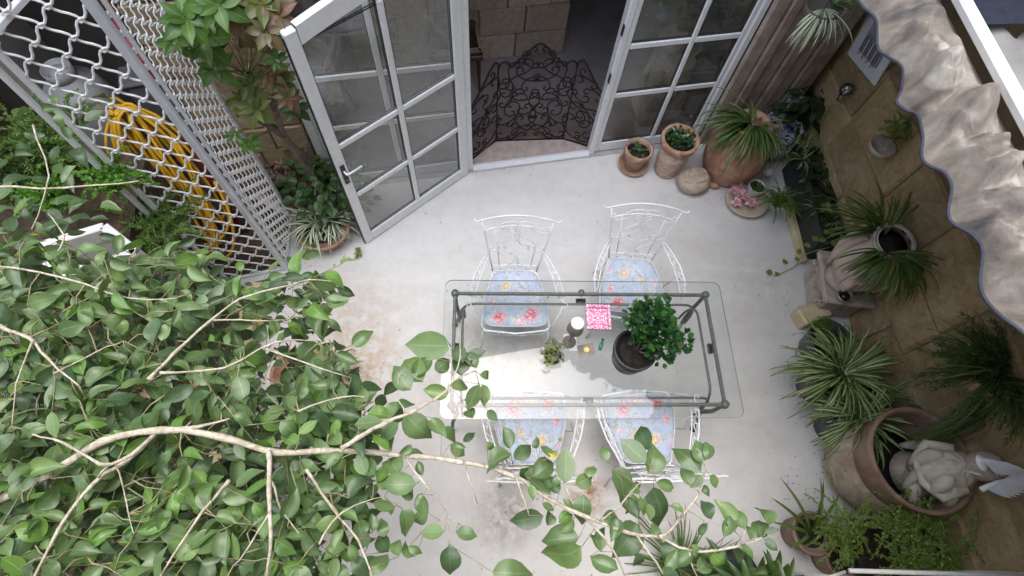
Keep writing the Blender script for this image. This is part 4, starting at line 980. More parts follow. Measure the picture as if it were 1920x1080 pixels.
wd_ = thing('floor_weed', 'tiny green weed growing from the floor in front of the open door', 'weed', at(672, 478, 0))
for i in range(30): inst('leaf', leafdata('ros_w', MT['olive'], W=.5), wd_, orient((rr(-.02, .02), rr(-.05, .05), rr(.01, .05)), (rr(-1, 1), rr(-1, 1), .3), (0, 0, 1), rr(.02, .035)))
# white planter box on the left with bright ferns
wp = thing('white_planter_box', 'white wooden planter corner poking out of the ficus at the left', 'planter', at(195, 425, 1.45)-V((0, 0, 1.45)))
ca_ = V((0, 0, 1.42)); L1 = at(70, 475, 1.4)-wp.location; L2 = at(262, 478, 1.42)-wp.location
def plank(a, b_, h=.15, w=.05):
    d = V(b_)-V(a); g = G(); m_ = (V(a)+V(b_))/2; g.box((m_.x, m_.y, 1.42-h/2+.04), (V((d.x, d.y, 0)).length, w, h), atan2(d.y, d.x), .004); return mk('board', g, MT['white'], wp, smooth=False)
far = L1+L2-ca_*1
plank(ca_, (L1.x, L1.y, 1.42)); plank(ca_, (L2.x, L2.y, 1.42)); plank((L1.x, L1.y, 0), (far.x, far.y, 0)); plank((L2.x, L2.y, 0), (far.x, far.y, 0))
mk('stand', G().box((far.x/2, far.y/2, .68), (.3, .2, 1.36), .5, .01), MT['darkwall'], wp, smooth=False)
def mound(name, label, px, py, z, n_, L, mat, r=.1, el=(.5, 1.4), dens=55, nl=.03, cat='fern', droop=1.6, base='pot', wid=.004, azr=(0, 2*pi)):
    c_ = at(px, py, z); t = thing(name, label, cat, V((c_.x, c_.y, 0)))
    if base == 'pot': 
        o = G(); h = z-.05; o.lathe([(.09, max(0, h-.25)), (.13, h-.02), (.14, h-.02), (.14, h), (.12, h), (.12, h-.03), (.001, h-.03)], 20); mk('pot', o, MT['terraold'], t)
        if h > .3: mk('stand', G().box((0, 0, (h-.25)/2), (.2, .2, h-.25), 0, .01), MT['darkwall'], t, smooth=False)
    st = [arcstem((rr(-r, r), rr(-r, r), z-.03), rr(*azr), L*rr(.35, 1.15), rr(*el), droop*rr(.6, 1.2)) for _ in range(n_)]
    fernfol(t, st, mat, nl, dens, wid); return t
mound('asparagus_fern', 'feathery green asparagus fern at the far left edge below the mesh', 90, 265, 1.35, 90, .34, MT['fern'], .16, nl=.035, dens=60, base='')
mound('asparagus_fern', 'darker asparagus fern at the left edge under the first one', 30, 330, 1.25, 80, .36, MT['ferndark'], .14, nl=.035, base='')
mound('maidenhair_fern', 'bright light green fern hanging over the mesh guard foot', 205, 335, 1.5, 44, .2, MT['fernbright'], .07, nl=.03, wid=.009, dens=45, droop=1.9, base='')
mound('maidenhair_fern', 'bright green fern tuft left of the white planter corner', 95, 375, 1.4, 36, .2, MT['fernbright'], .06, nl=.03, wid=.009, dens=45, base='')
mound('feathery_fern', 'olive feathery fern between the white planter and the mesh guard', 300, 430, 1.0, 70, .3, MT['fern'], .12, nl=.03, base='')
tag(mk('terrace_soil', G().box((-2.75, 1.98, .55), (1.0, .7, 1.1), .1, .04), MT['bedsoil'], smooth=False), 'heap of brown earth in the raised bed behind the white planter', 'soil bed')
# under the ficus: pots
for k, (px, py, z, lab, mt) in enumerate(((320, 745, .5, 'pinkish clay pot showing through a gap in the ficus', 'terraold'), (440, 900, .45, 'dark pot in deep shade under the ficus crown', 'blackpot'), (560, 700, .35, 'low clay pot at the right edge of the soil bed', 'terracotta'))):
    c_ = at(px, py, z); t = thing('clay_pot', lab, 'pot', (c_.x, c_.y, 0 if c_.x > -1.7 else .2)); pot(t, .14, .19, .34, MT[mt])
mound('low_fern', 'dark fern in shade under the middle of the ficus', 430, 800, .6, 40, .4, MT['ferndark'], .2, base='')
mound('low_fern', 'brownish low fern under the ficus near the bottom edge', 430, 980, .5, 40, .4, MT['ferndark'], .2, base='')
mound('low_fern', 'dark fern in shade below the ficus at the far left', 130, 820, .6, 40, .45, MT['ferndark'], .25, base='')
for k, (px, py, lab) in enumerate(((600, 690, 'strap leaved plant under the ficus beside the bed kerb'), (380, 640, 'strap leaved plant in shade under the upper ficus'))):
    c_ = at(px, py, .25); t = thing('strap_plant', lab, 'plant', (c_.x, c_.y, .2 if c_.x < -1.8 else 0)); spider(t, (0, 0, .05), 34, .35, .02, MT['grass'])

# ================================================================ RIGHT SIDE
# small pots by the glass panel
t = thing('terracotta_pot', 'small brown terracotta pot on a saucer by the glass panel', 'potted plant', (1.39, 3.16, 0))
mk('saucer', G().lathe([(.12, 0), (.145, .03), (.148, .045), (.138, .045), (.125, .02), (.001, .018)], 30), MT['terraold'], t)
g = G(); g.lathe([(.085, .02), (.105, .18), (.122, .185), (.128, .25), (.125, .262), (.112, .262), (.108, .2)], 30, cap=False); mk('pot', g, MT['terraold'], t); mk('rim', G().lathe([(.126, .195), (.1305, .2), (.1325, .258), (.127, .266)], 30, cap=False), MT['terracotta'], t)
mk('soil', G().lathe([(.11, .2), (.06, .21), (.001, .215)], 20), MT['soil'], t)
for i in range(26): a = rr(0, 6.28); R_ = rr(0, .08); inst('leaf', leafdata('dk%d' % (i % 3), MT['darkleaf']), t, orient((cos(a)*R_, sin(a)*R_, .22), (cos(a), sin(a), rr(0, .6)), (0, 0, 1), rr(.03, .05)))
t = thing('terracotta_pot', 'tall whitish terracotta pot with orange rim and low green plant', 'potted plant', (1.70, 3.12, 0))
g = G(); g.lathe([(.105, 0), (.11, .01), (.13, .2), (.145, .39)], 32, fn=lambda a, z, r: r*(1+.015*cos(14*a)*(1 if .05 < z < .35 else 0))); mk('pot', g, MT['terrawhite'], t)
mk('rim', G().lathe([(.147, .38), (.165, .39), (.172, .44), (.168, .455), (.145, .455), (.135, .44), (.132, .38)], 32), MT['terracotta'], t)
mk('soil', G().lathe([(.136, .40), (.06, .41), (.001, .415)], 20), MT['soil'], t)
for i in range(110): a = rr(0, 6.28); R_ = rr(0, .12); inst('leaf', leafdata('jd%d' % (i % 3), MT['jade'], W=.95), t, orient((cos(a)*R_, sin(a)*R_, .42+rr(0, .05)), (cos(a), sin(a), rr(0, .8)), (rr(-.5, .5), rr(-.5, .5), 1), rr(.025, .045)))
t = thing('carved_rock', 'round carved cream stone knot on the floor before the big urn', 'stone ornament', at(1295, 355, 0)+V((0, .03, 0)))
mk('stone', G().ball((0, 0, .09), .14, 24, 16, (1, .85, .7), fn=lambda p, q: q*(1+.13*abs(sin(3.0*atan2(p.y, p.x)+2.6*p.z))**.5+.05*noise.noise(p*2.2))), MT['carved'], t)
for k in range(3):
    pts = [(cos(a)*.11*(1-.15*k), sin(a)*.085*(1-.1*k), .13+.035*sin(a*2+k*2)+.012*k) for a in [j*pi*1.4/12+k*2.1 for j in range(13)]]; mk('carved_fold', G().tube(pts, [.012+.016*sin(pi*j/12) for j in range(13)], 8), MT['carved'], t)
tag(mk('clay_shard', G().ball((0, 0, .02), .06, 9, 6, (1, .8, .4), fn=lambda p, q: q*(1+.35*noise.noise(p*3))), MT['terracotta']), 'small broken piece of red clay beside the round carved stone', 'shard').location = at(1337, 349, 0)
# big urn
t = thing('large_urn', 'large bulging terracotta urn with a grassy plant spilling from it', 'potted plant', (2.26, 3.12, 0))
g = G(); g.lathe([(.17, 0), (.2, .02), (.25, .15), (.275, .32), (.265, .45), (.22, .54), (.17, .6), (.155, .62), (.17, .645), (.165, .655), (.13, .655), (.12, .6), (.13, .5)], 36); mk('pot', g, MT['terracotta'], t)
mk('soil', G().lathe([(.135, .52), (.001, .53)], 18), MT['soil'], t)
for s_ in (-1, 1): mk('handle', G().tube([(s_*.16, 0, .62), (s_*.23, 0, .63), (s_*.26, 0, .54), (s_*.25, 0, .47)], .02, 8), MT['terraold'], t)
spider(t, (-.02, -.01, .62), 100, .48, .019, MT['grass'], (.2, 1.2), (1.3, 2.6), (pi*.85, pi*1.75), .07); spider(t, (-.02, 0, .62), 40, .32, .018, MT['grass'], (.3, 1.3), (1.2, 2.4), (0, 6.28), .07)
mk('old_stem', G().tube([(0, 0, .6), (-.1, .05, .8), (-.3, .1, .92), (-.42, .12, .93)], .004, 5), MT['darkbark'], t); mk('old_stem', G().tube([(.1, 0, .6), (.2, .02, .75), (.24, -.05, .6), (.25, -.1, .4)], .005, 5), MT['darkbark'], t)
# china pot
t = thing('china_planter', 'blue and white china jardiniere with dark foliage in the shaded corner', 'potted plant', (2.72, 3.36, 0))
mk('pot', G().lathe([(.11, 0), (.12, .01), (.17, .1), (.195, .22), (.185, .32), (.165, .36), (.175, .385), (.165, .39), (.15, .36)], 32), MT['china'], t); mk('soil', G().lathe([(.16, .34), (.001, .345)], 18), MT['soil'], t)
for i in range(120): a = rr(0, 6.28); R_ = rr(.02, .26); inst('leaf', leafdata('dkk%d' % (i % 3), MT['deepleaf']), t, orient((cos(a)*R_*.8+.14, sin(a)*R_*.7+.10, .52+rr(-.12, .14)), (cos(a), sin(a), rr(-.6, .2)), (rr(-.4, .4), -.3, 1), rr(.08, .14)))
# pink flowers with white pot
t = thing('white_ribbed_pot', 'small white ribbed pot with a seedling beside pink flowers', 'potted plant', at(1418, 352, .12)-V((0, 0, .12)))
g = G(); g.lathe([(.05, 0)]+[(.055+.02*z+(.003 if k % 2 else 0), z*.15) for k, z in enumerate([i/12 for i in range(13)])]+[(.07, .15), (.068, .12)], 28); mk('pot', g, MT['white'], t); mk('soil', G().lathe([(.07, .125), (.001, .13)], 16), MT['soil'], t)
for i in range(14): a = rr(0, 6.28); inst('leaf', leafdata('dk%d' % (i % 3), MT['darkleaf']), t, orient((0, 0, .13), (cos(a), sin(a), rr(.3, 1)), (0, 0, 1), rr(.05, .08)))
t = thing('flower_dish', 'cream shallow stone dish edged with pink rose blooms', 'flower dish', at(1400, 378, .04)-V((0, 0, .04)))
mk('dish', G().lathe([(.12, 0), (.17, .03), (.185, .06), (.175, .065), (.1, .035), (.001, .03)], 28, sx=1.1), MT['carved'], t)
for k, (dx, dy) in enumerate(((-.12, .14), (-.15, .05), (-.1, .02), (-.05, -.02), (-.13, -.05), (.0, -.06), (-.07, .06), (-.09, .12))):
    rosette(t, V((dx, dy, .1+rr(0, .03))), V((rr(-.4, .2), rr(-.4, .2), 1)), 12, .05, MT['pinkp'] if 'pinkp' in MT else MT.setdefault('pinkp', leaf_mat('pink_petals', [(.75, .25, .36), (.85, .45, .55), (.8, .6, .65)], veinamt=0)), 'pkp', (.0, 1.3), .75)
tag(mk('white_pebble', G().ball((0, 0, .04), .05, 12, 8, (1, .9, .8)), MT['white']), 'smooth white ball behind the ribbed pot', 'ball').location = at(1437, 327, .1)
mound('asparagus_tuft', 'soft green feathery asparagus tuft beside the pink flowers', 1462, 375, .3, 60, .2, MT['fernmid'] if 'fernmid' in MT else MT.setdefault('fernmid', leaf_mat('soft_fern', [(.04, .11, .015), (.06, .15, .02), (.09, .2, .03)], veinamt=0)), .05, nl=.025, dens=90, wid=.003, base='')
# long dark planter
pa, pb_ = V((2.83, 3.14, 0)), V((2.78, 2.17, 0)); d = pb_-pa; L = d.length; an = atan2(d.y, d.x)
t = thing('trough_planter', 'long dark trough planter along the right wall with trailing plants', 'planter', (2.94, 2.66, 0), an)
mk('long_side', G().box((0, -.11, .17), (L, .025, .34), 0, .005), MT['slatebox'], t, smooth=False); mk('long_side', G().box((0, .09, .17), (L, .025, .34), 0, .005), MT['slatebox'], t, smooth=False)
for s_ in (-1, 1): mk('end_side', G().box((s_*(L/2-.013), -.01, .17), (.025, .17, .338), 0, .005), MT['slatebox'], t, smooth=False)
mk('soil', G().box((0, -.01, .14), (L-.05, .17, .26), 0, .01), MT['soil'], t, smooth=False)
t2 = tag(mk('ledge_plank', G().box((0, 0, .04), (.66, .05, .08), 0, .006), MT['creamblock'], smooth=False), 'narrow cream stone strip at the foot of the dark trough', 'kerb'); t2.location = (2.78, 2.46, 0); t2.rotation_euler = (0, 0, an+.05)
for k, (px, py) in enumerate(((1490, 270), (1515, 262), (1505, 300))): spider(t, t.rotation_euler.to_matrix().transposed()@(at(px, py, .42)-V((2.94, 2.66, 0))), 12, .16, .009, MT['spider'], (.2, 1.2), (1.5, 2.5))
spider(t, (-.3, 0, .28), 20, .22, .012, MT['grass'])
rosette(t, t.rotation_euler.to_matrix().transposed()@(at(1547, 390, .4)-V((2.94, 2.66, 0))), (-.2, -.2, 1), 10, .055, MT['olive'], 'rosolive_', (0, 1.2), .8)
for i in range(110):
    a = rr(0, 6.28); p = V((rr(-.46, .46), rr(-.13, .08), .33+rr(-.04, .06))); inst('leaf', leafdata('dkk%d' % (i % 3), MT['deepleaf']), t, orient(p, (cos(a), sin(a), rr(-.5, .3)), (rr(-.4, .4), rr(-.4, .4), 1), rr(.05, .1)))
for k in range(9): spider(t, (rr(-.4, .45), rr(-.1, .05), .3), 6, .17, .009, MT['spider' if k % 2 else 'grass'], (.2, 1.2), (1.5, 2.5))
# ivy
iv = thing('ivy_trail', 'trailing ivy with small round leaves at the stone capital corner', 'ivy', at(1520, 470, .3))
IO = iv.location.copy(); pts = [at(*q)-IO for q in ((1560, 462, .35), (1530, 470, .34), (1505, 478, .2), (1490, 500, .03), (1465, 512, .02), (1450, 518, .02))]
mk('stem', G().tube(pts, .003, 5), MT['stem'], iv)
for q in ((1493, 470, .2), (1490, 487, .12), (1468, 492, .03), (1448, 512, .03), (1459, 518, .02), (1555, 440, .4), (1562, 452, .42), (1548, 430, .4), (1540, 455, .38), (1526, 452, .36), (1575, 445, .42), (1520, 462, .34)):
    a = rr(0, 6.28); inst('leaf', leafdata('ivy', MT['olive'], W=1.0, fold=.1, curve=.1), iv, orient(at(*q)-IO, (cos(a), sin(a), 0), (rr(-.3, .3), rr(-.3, .3), 1), rr(.04, .065)))
# stone capital
t = thing('stone_capital', 'weathered carved stone capital supporting the head planter', 'stone capital', (2.89, 1.83, 0), -.14)
mk('block', G().box((0.02, 0, .14), (.34, .40, .28), 0, .03), MT['greystone'], t, smooth=False)
mk('abacus', G().box((0.01, 0, .325), (.40, .47, .05), 0, .012), MT['greystone'], t, smooth=False)
mk('moulding', G().box((0.015, 0, .285), (.375, .435, .04), 0, .015), MT['greystone'], t, smooth=False)
for s_ in (-1, 0, 1): mk('carved_boss', G().lathe([(.001, .02), (.02, .018), (.032, .008), (.034, 0)], 14, m=Matrix.Rotation(-pi/2, 3, 'Y'), c=(-.15, s_*.13, .16)), MT['greystone'], t)
for s_ in (-1, 1): mk('volute', G().tube([(-.16+.03*cos(a)*(1-a/9), s_*.17+.03*sin(a)*(1-a/9), .24) for a in [k*.6 for k in range(13)]], .012, 6), MT['greystone'], t)
t = tag(mk('stone_block', G().box((0, 0, .07), (.26, .15, .14), 0, .012), MT['creamblock'], smooth=False), 'small cream cut stone block at the foot of the capital', 'stone block'); t.location = at(1520, 590, .07)-V((0, 0, .07)); t.rotation_euler = (0, 0, .35)
t = thing('glass_candle_cup', 'small dark glass candle cup standing on the stone capital', 'candle holder', at(1580, 558, .352)); mk('cup', G().lathe([(.04, 0), (.055, .01), (.062, .045), (.056, .045), (.045, .012), (.001, .01)], 24), MT['pewter'], t); mk('glass_dome', G().ball((0, 0, .03), .04, 14, 8, (1, 1, .7)), MT['black'], t)
# head planter
hp = thing('head_planter', 'large pale stone planter shaped as a human head with dark grass growing from it', 'planter', (2.86, 1.82, .352), atan2(-.75, -.65)-pi/2+pi)
def headfn(p, q):
    # local -y is the face
    x, y, z = q.x, q.y, q.z
    f = max(0, -p.y)
    k = lambda cx, cz, sx, sz: math.exp(-((p.x-cx)/sx)**2-((p.z-cz)/sz)**2)
    dz = 0
    out = 1.9*f*(.022*k(0, -.2, .12, .22)+.02*k(0, -.42, .2, .06)-.012*k(0, -.49, .3, .03)+.02*k(0, -.56, .2, .06)-.02*k(0, -.66, .3, .06)+.045*k(0, -.85, .3, .13)-.035*k(.34, -.02, .18, .1)-.035*k(-.34, -.02, .18, .1)+.02*k(.34, -.04, .12, .06)+.02*k(-.34, -.04, .12, .06)+.025*k(0, .16, .7, .09))
    tap = 1-.28*max(0, -p.z)**1.5*(1 if 1 else 0)
    return V((x*tap, y*tap-out, z))
g = G(); n = 80; m = 52; vs = []; fs = []
for j in range(m+1):
    th = pi*(1-.72*j/m) if 0 else pi - (pi-.55)*j/m   # from bottom to opening
    for i in range(n):
        a = 2*pi*i/n; p = V((sin(th)*cos(a), sin(th)*sin(a), cos(th))); q = V((p.x*.205, p.y*.235, p.z*.33+.30)); vs.append(headfn(p, q))
for j in range(m):
    for i in range(n): k = (i+1) % n; fs.append((j*n+i, j*n+k, (j+1)*n+k, (j+1)*n+i))
g.add(vs, fs); mk('head', g, MT['pinkpot'], hp)
mk('neck', G().lathe([(.15, 0), (.13, .03), (.12, .12)], 24), MT['pinkpot'], hp)
for s_ in (-1, 1):
    mk('ear', G().ball((s_*.2, .02, .27), .05, 12, 8, (.4, .7, 1.1), fn=lambda p, q: q*(1-.15*math.exp(-((p.y)**2+(p.z)**2)/.2))), MT['pinkpot'], hp)
for k in range(9): a = -.3+k*(pi+.6)/8; mk('hair_lock', G().tube([(cos(a)*.16, sin(a)*.19, .56), (cos(a)*.205, sin(a)*.235, .45), (cos(a)*.215, sin(a)*.24, .3), (cos(a)*.2, sin(a)*.22, .14)], [.02, .03, .03, .015], 7), MT['pinkpot'], hp)
mk('rim', G().tube([(cos(a)*.135, sin(a)*.155, .592) for a in [k*2*pi/32 for k in range(32)]], .013, 8, closed=True), MT['greystone'], hp)
mk('liner_edge', G().tube([(cos(a)*.118, sin(a)*.135, .60) for a in [k*2*pi/32 for k in range(32)]], .004, 6, closed=True), MT['white'], hp)
mk('soil', G().lathe([(.125, .54), (.001, .545)], 20, sy=1.15), MT['soil'], hp)
gp = thing('grass_plant', 'dark arching grassy plant growing in the stone head', 'plant', (2.86, 1.82, .9))
spider(gp, (-.03, -.06, 0), 110, .42, .018, MT['grass'], (.1, 1.1), (1.2, 2.6), (pi*1.0, pi*1.95), .08); spider(gp, (-.02, .08, 0), 45, .40, .016, MT['grass'], (.5, 1.2), (.6, 1.8), (pi*.2, pi*1.0), .08); spider(gp, (-.05, .1, 0), 22, .42, .012, MT['grass'], (.2, .8), (.8, 1.8), (pi*.7, pi*1.1), .06)
# fern in pot + spider plants
t = thing('cycad_seedling', 'small palm-like fern in a dark pot below the stone capital', 'potted plant', at(1550, 640, .2)-V((0, 0, .2)))
pot(t, .12, .16, .26, MT['greenpot'], .012)
for k in range(10):
    az_ = pi*.55+k*pi*1.35/9; st = arcstem((0, 0, .26), az_, rr(.18, .26), rr(.7, 1.1), rr(1.2, 1.9), 12); g = G(); g.tube(st, .002, 4)
    for i in range(1, 12):
        T_ = (st[i+1]-st[i]).normalized() if i < 12 else T_; sd_ = T_.cross(V((0, 0, 1))).normalized()
        for s_ in (-1, 1): strap(g, st[i], atan2((sd_*s_+T_*.6).y, (sd_*s_+T_*.6).x), rr(0, .3), .07*(1-.4*abs(i/6-1)), .006, .6, 3)
    mk('frond', g, MT['fernmid'], t)
mk('clay_disc', G().box((-.06, -.12, .24), (.12, .06, .01), .4, .003), MT['terracotta'], t, smooth=False)
for (px, py, z, n1, L, lab, potm, r_) in ((1582, 700, .42, 200, .46, 'large striped spider plant in a dark glazed pot right of the table', 'greenpot', .2), (1618, 782, .40, 150, .38, 'second striped spider plant spilling over the floor before the big round pot', 'greenpot', .17)):
    c_ = at(px, py, z); t = thing('spider_plant', lab, 'potted plant', (c_.x, c_.y, 0)); pot(t, .13, r_, z-.06, MT[potm], .015)
    spider(t, (0, 0, z-.06), n1, L, .025, MT['spider'], (.0, 1.5), (.9, 2.9), (0, pi*2), .1)
t = thing('reed_tuft', 'few dark arching blades against the stone wall behind the spider plants', 'plant', at(1660, 740, .3)-V((0, 0, .3)))
mk('pot', G().lathe([(.08, 0), (.1, .2), (.09, .2), (.085, .16), (.001, .16)], 16), MT['blackpot'], t)
spider(t, (0, 0, .2), 16, .6, .012, MT['grass'], (.9, 1.3), (1.2, 2.0), (-.9, .8), .04)
# big round pot
t = thing('big_round_pot', 'huge rusty terracotta pot with black interior at the lower right', 'pot', (2.80, .40, 0))
mk('pot', G().lathe([(.22, 0), (.26, .02), (.335, .14), (.35, .26), (.335, .38), (.305, .43)], 48, cap=False), MT['bigpot'], t)
mk('rim_band', G().lathe([(.304, .43), (.31, .435), (.325, .60), (.335, .64), (.33, .655), (.312, .655), (.30, .63), (.285, .45), (.27, .35)], 48, cap=False), MT['metal'], t)
mk('soil', G().lathe([(.28, .30), (.15, .31), (.001, .315)], 24), MT['blacksoil'], t)
for k, (px, py, z) in enumerate(((1560, 895, .3), (1620, 905, .38), (1640, 880, .4))):
    c_ = at(px, py, z)-V((2.80, .40, 0)); q = thing('dry_weed', ['pale dry weed tuft clinging low on the big pot', 'straw coloured weed in the middle of the big pot side', 'thin dry weed near the band of the big pot'][k], 'weed', at(px, py, z)); 
    spider(q, (0, 0, 0), 14, .1, .006, MT['drybrown' if k != 1 else 'olive'], (.0, 1.2), (1, 2.5), (pi*.6, pi*1.5), .01)
# statue and wings
st_ = thing('stone_cherub', 'grey and cream carved stone figure draped in folds behind the big pot rim', 'statue', (2.91, .33, .37)); st_.scale = (1.14,)*3
g = G(); g.lathe([(.13, 0), (.14, .02), (.12, .06), (.09, .12)], 20); mk('base', g, MT['greystone'], st_)
mk('torso', G().ball((0, 0, .24), .13, 44, 30, (1, .9, 1.25), fn=lambda p, q: q*(1+.16*abs(noise.noise(V((p.x*2.2, p.y*2.2, p.z*1.1))))+.07*abs(sin(5*atan2(p.y, p.x)+5*p.z+3*noise.noise(p*2)))+.02*noise.noise(p*9))), MT['marble'], st_)
for (a, r1_, z1, a2, r2_, z2, w_) in ((2.3, .09, .36, 2.9, .17, .22, .03), (2.9, .1, .33, 3.6, .19, .12, .024), (3.7, .08, .38, 3.9, .16, .25, .034), (4.3, .1, .34, 4.9, .18, .14, .028), (5.0, .09, .3, 5.5, .16, .1, .03), (1.6, .1, .32, 2.1, .18, .1, .026), (3.3, .12, .2, 4.2, .2, .07, .03)):
    mk('drapery_fold', G().tube([(cos(a+(a2-a)*t_)*(r1_+(r2_-r1_)*t_), sin(a+(a2-a)*t_)*(r1_+(r2_-r1_)*t_), z1+(z2-z1)*t_+.02*sin(t_*3)) for t_ in [k/7 for k in range(8)]], [w_*(.4+.9*sin(pi*(k+.6)/8)) for k in range(8)], 8), MT['marble'], st_)
mk('head', G().ball((.07, .0, .42), .075, 20, 14, (.9, 1, 1.1), fn=lambda p, q: q+V((-.012*math.exp(-((p.y)/.25)**2-((p.z+.1)/.3)**2)*(p.x < 0), 0, 0))), MT['greystone'], st_)
for s_ in (-1, 1): mk('arm', G().tube([(.02, s_*.1, .34), (-.08, s_*.14, .28), (-.15, s_*.06, .26), (-.16, 0, .27)], [.03, .03, .024, .018], 8), MT['marble'], st_)
mk('carved_hair', G().ball((.09, 0, .44), .075, 16, 12, (1, 1.05, 1), fn=lambda p, q: q*(1+.12*noise.noise(p*5))), MT['greystone'], st_)
wg = thing('white_wings', 'pair of bright white feathered ornament wings beside the carved figure', 'ornament', at(1875, 885, .98))
WO = wg.location.copy()
def feather_wing(p_root, p_tip, n_, name):
    a = at(*p_root)-WO; b_ = at(*p_tip)-WO; d = b_-a; side = V((-d.y, d.x, 0)).normalized()*(1 if name == 'a' else -1)
    for row, (ln, wd) in enumerate(((1.0, .2), (.6, .22))):
        for k in range(n_):
            t_ = k/(n_-1); base = a+d*(.08+.3*t_)+side*(.012*row)+V((0, 0, .006*row))
            dirn = (d.normalized()-side*(.75-.75*t_)+V((0, 0, .05))).normalized()
            me = leafdata('feather', MT['chalkwhite'], W=.2, fold=.35, curve=.12, shape=0, n=6); inst('feather', me, wg, orient(base, dirn, (0, 0, 1), d.length*ln*(.42+.28*t_), 1.0))
    mk('wing_bone', G().tube([a, a.lerp(b_, .3)+side*.012, a.lerp(b_, .7)], [.016, .012, .004], 7), MT['chalkwhite'], wg)
feather_wing((1835, 862, 1.0), (1925, 885, 1.02), 8, 'a'); feather_wing((1840, 918, .97), (1945, 886, 1.0), 9, 'a')
mk('wing_plate', G().ball(at(1840, 868, .99)-WO, .03, 10, 6, (1, 1.6, .5)), MT['chalkwhite'], wg)
mk('support', G().tube([at(1838, 890, .96)-WO, V((2.97, .33, .72))-WO, V((2.95, .33, .55))-WO], .006, 6), MT['whiteiron'], wg)
# big dark fern on the wall
t = thing('hanging_fern', 'large dark feathery grass plant hanging on the right wall', 'plant', at(1868, 700, 1.1)); FO = t.location.copy()
mk('basket', G().lathe([(.05, -.2), (.12, -.12), (.15, 0), (.14, 0), (.11, -.1)], 20), MT['terraold'], t); mk('hook', G().tube([(.1, 0, 0), (.2, 0, .12), (.26, 0, .1)], .006, 6), MT['iron'], t)
st = [arcstem((rr(-.05, .05), rr(-.06, .06), .0), rr(.8, 5.5), rr(.25, .5), rr(.0, 1.1), rr(1.0, 2.2)) for _ in range(46)]
fernfol(t, st, MT['ferndark'], .075, 45, .0035, spread=.55)
spider(t, (0, 0, 0), 70, .44, .009, MT['grass'], (.0, 1.1), (.9, 2.2), (pi*.35, pi*1.6), .07)
spider(t, (0, .1, 0), 14, .3, .01, MT['grass'], (.2, 1.0), (.6, 1.5), (pi*.5, pi*1.0), .04)
t = thing('water_grass', 'bundle of thin green blades leaning into the big round pot', 'plant', at(1840, 770, .75)-V((0, 0, .0)))
WO2 = t.location.copy()
for i in range(60):
    a = at(1880+rr(-40, 40), 740+rr(-30, 30), .95)-WO2; b_ = at(1715+rr(-20, 60), 830+rr(-14, 12), .66)-WO2; m_ = a.lerp(b_, .5)+V((rr(-.03, .03), rr(-.03, .03), rr(-.02, .05)))
    mk('blade', G().tube([a, m_, b_], [.003, .0035, .001], 4), MT['grass'], t)
# wall pot, picture, sconce
t = thing('wall_pot', 'small grey stone wall pot with yellow-green leaves high on the tan wall', 'wall planter', (2.92, 2.56, 1.08))
mk('bowl', G().lathe([(.03, -.09), (.08, -.05), (.1, 0), (.09, 0), (.07, -.04), (.001, -.05)], 22), MT['greystone'], t); mk('bracket', G().box((.07, 0, -.05), (.08, .05, .05), 0, .01), MT['greystone'], t, smooth=False)
for k in range(8): rosette(t, V((rr(-.06, .06), rr(-.08, .08), .08+rr(0, .12))), (rr(-.6, .1), rr(-.6, .2), 1), 6, .085, MT['olive'], 'rosolive', (0, .8), .5)
P1, P2, P4 = V((2.985, 3.56, 1.01)), V((2.985, 3.09, 1.13)), V((2.985, 3.54, 1.42))
pc = thing('framed_picture', 'white mounted print of a harbour hanging on the dim tan wall, corner hidden by cloth', 'picture', P1)
ux = (P2-P1); uw = ux.length; ux = ux/uw; uz = V((0, -ux.z, ux.y)) if 0 else V((1, 0, 0)).cross(ux)
if uz.z < 0: uz = -uz
pnx = V((-1, 0, 0))
def quadbox(name, x0, x1, z0, z1, d0, d1, mat):
    P_ = lambda x, z, dd: ux*x+uz*z+pnx*dd
    vs = [P_(x, z, dd) for dd in (d0, d1) for x, z in ((x0, z0), (x1, z0), (x1, z1), (x0, z1))]
    g = G(); g.add(vs, [(3, 2, 1, 0), (4, 5, 6, 7), (0, 1, 5, 4), (1, 2, 6, 5), (2, 3, 7, 6), (3, 0, 4, 7)]); return mk(name, g, MT[mat], pc, smooth=False)
quadbox('mount_board', 0, uw, 0, .40, .0, .012, 'paper'); quadbox('print', .1, uw-.08, .09, .32, .012, .0135, 'greypaper')
quadbox('print_sky', .1, uw-.08, .24, .32, .0135, .0145, 'greyplastic')
for k in range(11): x_ = .11+k*.024; quadbox('pier_post', x_, x_+.008, .06+.02*(k % 3), .2+.02*(k % 2), .0135, .0155, ['ink', 'mahogany', 'paper'][k % 3])
quadbox('frame_edge', -.008, 0, 0, .40, 0, .02, 'wood')
t = thing('glass_sconce', 'clear glass wall ornament on the tan wall under the picture', 'ornament', (2.93, 3.25, .93)); mk('glass_bulb', G().ball((0, 0, 0), .055, 16, 10, (1, 1, 1.1)), MT['clearglass'], t); mk('glass_drop', G().lathe([(.001, -.14), (.02, -.11), (.025, -.06), (.012, -.03)], 12), MT['clearglass'], t); mk('mount', G().tube([(0, 0, 0), (.06, 0, .02)], .008, 6), MT['pewter'], t)
